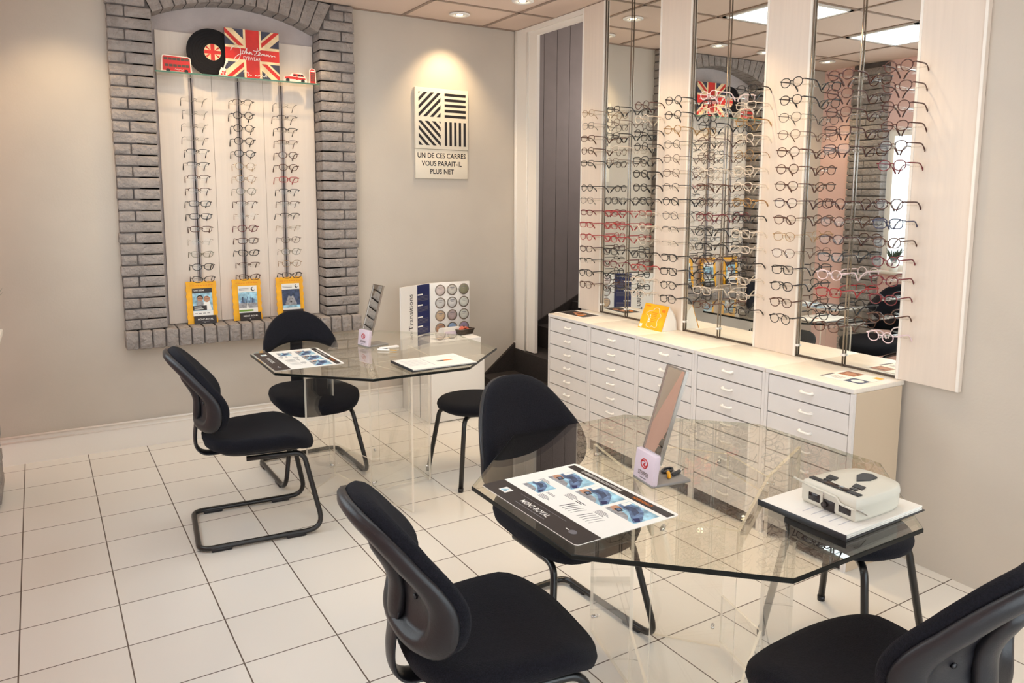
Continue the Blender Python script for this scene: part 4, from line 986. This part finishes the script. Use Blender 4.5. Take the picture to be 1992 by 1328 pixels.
def make_chair(loc, rz, label, low=False):
    t = thing('visitor_chair', label, 'chair', loc, rz, 'black cantilever chairs at the glass tables')
    if not CH:
        b = MB(M['fabric']); b.pad(seat_outline(), (0, 0), [(0, -.040), (.6, -.040), (.90, -.037), (.975, -.024), (1.0, -.002), (.985, .018), (.93, .029), (.80, .035), (.5, .034), (.25, .031), (0, .030)], seat_map); CH['seat'] = b.mesh('seat')
        b = MB(M['plastic']); b.pad(seat_outline(), (0, 0), [(0, -.060), (.5, -.060), (.74, -.055), (.82, -.042), (.80, -.030), (0, -.028)], seat_map); CH['seat_shell'] = b.mesh('seat_shell')
        bo = back_outline()
        b = MB(M['fabric']); b.pad(bo, (0, .16), [(0, .004), (.6, .004), (.96, .004), (1.0, .010), (1.012, .024), (1.0, .040), (.955, .052), (.85, .058), (.6, .056), (.3, .052), (0, .050)], back_map); CH['backrest'] = b.mesh('backrest')
        b = MB(M['plastic']); b.pad(bo, (0, .16), [(0, -.004), (.40, -.004), (.70, -.003), (.755, -.010), (.79, -.026), (.86, -.031), (.96, -.026), (1.025, -.012), (1.04, .002), (1.02, .012), (.9, .012), (0, .010)], back_map)
        b.tube([back_map(0, .02 + .024 * i, -.012) for i in range(11)], [.030, .040] + [.042] * 7 + [.038, .026], 12, None, False, None, .55, (1, 0, 0))
        for y, z in ((-.10, .12), (.10, .12)): b.lathe([(0, -.001), (.007, -.001), (.007, .004), (0, .004)], 12, None, lambda px, py, pz: back_map(y + px, z + py, -.005 - pz))
        CH['back_shell'] = b.mesh('back_shell')
        b = MB(M['plastic'])
        path = smooth_open([(.06, 0, .397), (-.10, 0, .397), (-.185, 0, .400), (-.222, 0, .43), (-.230, 0, .48), (-.224, 0, .54), (-.216, 0, .60)], 5)
        b.tube([(p[0] + .0, p[1], p[2]) for p in path], .040, 12, None, False, None, .22, (0, 0, 1))
        b.rbox(-.02, .10, -.06, .06, .391, .418, .006, 2)
        CH['back_support'] = b.mesh('back_support')
        b = MB(M['black_tube']); zb = .0185
        pts = [(-.02, .165, .395), (.240, .175, .395), (.318, .242, zb), (-.245, .242, zb), (-.245, -.242, zb), (.318, -.242, zb), (.240, -.175, .395), (-.02, -.165, .395)]
        b.tube(fillet(pts, [.06, .07, .06, .06, .07, .06], 7), .0125, 10); CH['base_frame'] = b.mesh('base_frame')
        b = MB(M['plastic']); b.rbox(-.045, .045, -.013, .013, .0, .018, .003, 1); CH['glide'] = b.mesh('glide')
        co = crescent_outline()
        b = MB(M['fabric']); b.pad(co, (0, .13), [(0, .004), (.6, .004), (.96, .004), (1.0, .010), (1.005, .020), (.98, .030), (.90, .036), (.5, .038), (0, .038)], crescent_map); CH['crescent'] = b.mesh('backrest')
        b = MB(M['plastic']); b.pad(co, (0, .13), [(0, -.012), (.6, -.012), (.95, -.010), (1.02, 0), (1.0, .010), (0, .010)], crescent_map)
        b.tube([(p[0] - .002, p[1], p[2] + .02) for p in smooth_open([(-.185, 0, .40), (-.226, 0, .43), (-.236, 0, .55), (-.222, 0, .78)], 5)], .038, 12, None, False, None, .22, (0, 0, 1)); CH['crescent_shell'] = b.mesh('back_shell')
    for k in ('seat', 'seat_shell', 'backrest', 'back_shell', 'back_support', 'base_frame'): inst(k, CH[{'backrest': 'crescent', 'back_shell': 'crescent_shell'}.get(k, k) if low else k], t)
    for x in (.185, -.15):
        for y in (.242, -.242): inst('glide', CH['glide'], t, (x, y, 0))
    return t
make_chair((.285, -.150, 0), -.095, 'black chair at the left of the farther glass table, seen from the side')
make_chair((.785, .500, 0), -PI / 2 + .02, 'black chair behind the farther glass table, its back before the brick niche', True)
make_chair((1.070, -1.700, 0), -PI / 2 + .04, 'black chair between the two glass tables, its back facing the farther one')
make_chair((.420, -2.280, 0), -.13, 'large black chair in the foreground, seen from behind its back')
make_chair((1.155, -3.010, 0), PI / 2 + .04, 'black chair at the lower right corner, only its seat in view')
def stool(loc, rz, label, r=.222, leg=.205):
    t = thing('round_stool', label, 'stool', loc, rz, 'black round stools')
    b = MB(M['fabric']); b.lathe([(0, .412), (r * .9, .412), (r * .98, .420), (r, .435), (r * .985, .450), (r * .93, .462), (r * .8, .468), (r * .4, .470), (0, .470)], 40); b.build('seat', t)
    b = MB(M['plastic']); b.lathe([(0, .398), (r * .80, .398), (r * .86, .404), (r * .86, .4125), (0, .4125)], 32); b.build('seat_shell', t)
    for sx in (-1, 1):
        for sy in (-1, 1):
            b = MB(M['black_tube']); b.tube(fillet([(sx * .05, sy * .05, .388), (sx * leg * .74, sy * leg * .74, .388), (sx * leg, sy * leg, .012)], .05, 7), .0135, 10); b.build('leg', t)
            b = MB(M['plastic']); b.lathe([(.0, 0), (.015, 0), (.0155, .02), (.0, .02)], 12, None, lambda x, y, z: (sx * leg + x, sy * leg + y, z)); b.build('foot_cap', t)
    return t
stool((1.580, -.110, 0), .02, 'black round stool standing between the glass tables, half hidden by a chair back')
stool((1.930, -2.350, 0), .10, 'black round stool at the right of the front glass table, under the glass')
# ------------------------------------------------------------------ white pedestal by the back wall
t = thing('pedestal_cabinet', 'low white cabinet against the back wall, behind the farther glass table', 'cabinet', (1.985, 1.19, 0))
b = MB(M['white']); b.rbox(-.205, .215, -.238, .258, .0, .600, .004, 2); b.build('body', t)
b = MB(M['white']); b.rbox(-.202, .232, -.262, -.240, .006, .470, .004, 2); b.build('door', t)
PX, PY, PZ = 1.985, 1.19, .600
t = thing('lens_display', 'folding display board with twelve round sample lenses on the white cabinet', 'display board', (1.944, 1.30, PZ))
b = MB(M['white']); b.rbox(0, .340, -.006, .012, .001, .380, .002, 1); b.build('lens_panel', t)
ang = math.radians(28)
def lf(a, b_, c): return (-(a) * math.cos(ang) - c * math.sin(ang), -.006 - a * math.sin(ang) + c * math.cos(ang) * 0 - c * math.cos(ang) * 0, b_) if False else (-(a) * math.cos(ang) + c * math.sin(ang), -.004 - a * math.sin(ang) - c * math.cos(ang), b_)
b = MB(M['white']); b.rect(0, .340, .001, .380, -.010, .0, None, lf); b.rect(.001, .150, .003, .378, .0, .0006, M['navy'], lf)
for i, z in enumerate((.30, .22, .13, .06)):
    b.rect(.085, .145, z, z + .010, .0006, .001, M['paper'], lf)
    for q in range(4): b.rect(.02, .145, z - .012 - .010 * q, z - .009 - .010 * q, .0006, .001, M['ink_soft'], lf)
b.text('Transitions', .060, lambda x, y, z: lf(.225 + y * 1.1, .185 + x, .0008), M['ink'], 'CENTER', 1.0)
b.build('folded_panel', t)
cols = [(206, 190, 184), (200, 194, 184), (134, 130, 104), (198, 196, 192), (196, 194, 192), (192, 192, 182), (190, 164, 134), (158, 140, 138), (186, 184, 174), (170, 128, 100), (120, 148, 184), (134, 118, 142)]
for k, c in enumerate(cols):
    i, j = k % 3, k // 3
    m_ = mat('sample_lens', c, .15, coat=.3)
    o = MB(m_); x, z = .086 + .101 * i, .322 - .0985 * j
    fl = lambda px, py, pz: (x + px, -.0065 - pz, z + py)
    o.lathe([(0, 0), (.041, 0), (.0405, .003), (.03, .005), (0, .0058)], 28, None, fl)
    o.lathe([(.041, 0), (.0435, 0), (.0435, .004), (.041, .004)], 28, M['steel'], fl)
    o.rect(-.018, .018, .016, .021, .0052, .0058, M['ink_soft'], lambda a, b_, c_: fl(a, b_, c_)); o.rect(-.012, .012, .004, .007, .0056, .0061, M['ink_soft'], lambda a, b_, c_: fl(a, b_, c_))
    o.build('sample_lens', t)
t = thing('lens_case_holder', 'small white rounded holder before the lens display board', 'holder', (2.030, 1.14, PZ + .0005), .12)
b = MB(M['handle_white'])
arc = [(-.040 + .0, .0)] + [(-.040 + .040 * (1 - math.cos(a * PI / 16)), .052 * math.sin(a * PI / 16) + .012) for a in range(9)] + [(.040, .064), (.040, .052), (.0, .052)] + [(-.030 + .03 * (1 - math.cos(a * PI / 16)), .042 * math.sin(a * PI / 16) + .010) for a in range(8, -1, -1)] + [(-.030, .0)]
b.prism(arc, -.070, .070, None, lambda a, z, c: (c, -a, z)) if False else b.prism([(-.04, 0), (.04, 0), (.04, .03), (.034, .046), (.02, .056), (0, .060), (-.04, .060)], -.072, .072, None, lambda a, z, c: (c, a, z))
b.build('body', t)
b = MB(M['ink_soft']); b.rect(-.062, .062, .006, .034, .0, .0008, M['pale_pink'], lambda a, z, c: (a, -.0402 - c, z)); b.build('front_recess', t)
t = thing('candy_basket', 'small dark basket of coral sweets at the right end of the white cabinet', 'basket', (2.135, 1.13, PZ + .0005), .3)
b = MB(M['pill_brown'])
b.prism([(-.058, -.045), (.058, -.045), (.058, .045), (-.058, .045)], 0, .004)
for sx, sy, L, ax in ((0, -1, .058, 0), (0, 1, .058, 0), (-1, 0, .045, 1), (1, 0, .045, 1)):
    for z_ in (.010, .020, .030, .040):
        k_ = 1 + z_ * 6
        pts = [(-L * k_, sy * .045 * k_, z_), (L * k_, sy * .045 * k_, z_)] if ax == 0 else [(sx * .058 * k_, -L * k_, z_), (sx * .058 * k_, L * k_, z_)]
        b.tube(pts, .0055, 6)
b.build('weave', t)
b = MB(mat('coral', (222, 122, 96), .5))
for i in range(34):
    x, y = random.uniform(-.05, .05), random.uniform(-.038, .038); z_ = .012 + .045 * (1 - (x / .07) ** 2 - (y / .06) ** 2) * random.uniform(.7, 1)
    b.rbox(x - .011, x + .011, y - .007, y + .007, z_ - .005, z_ + .006, .003, 1)
o = b.build('sweets', t); o['kind'] = 'stuff'
t = thing('photo_card', 'small framed picture lying flat on the white cabinet', 'picture', (1.925, 1.03, PZ + .0005), .25)
MB(M['pill_brown']).box(-.075, .075, -.045, .045, 0, .003).build('border', t); MB(M['flag_cream']).box(-.055, .055, -.030, .030, .003, .0036).build('picture', t); MB(M['grey_print']).box(-.025, .025, -.016, .016, .0036, .0040).build('image', t)
t = thing('power_cable', 'thin grey cable hanging over the left edge of the white cabinet', 'cable', (0, 0, 0))
MB(M['grey_plastic']).tube(smooth_open([(1.93, 1.20, .606), (1.84, 1.17, .606), (1.788, 1.14, .606), (1.772, 1.12, .585), (1.770, 1.10, .40), (1.770, 1.10, .01)], 5), .0028, 6).build('cord', t)
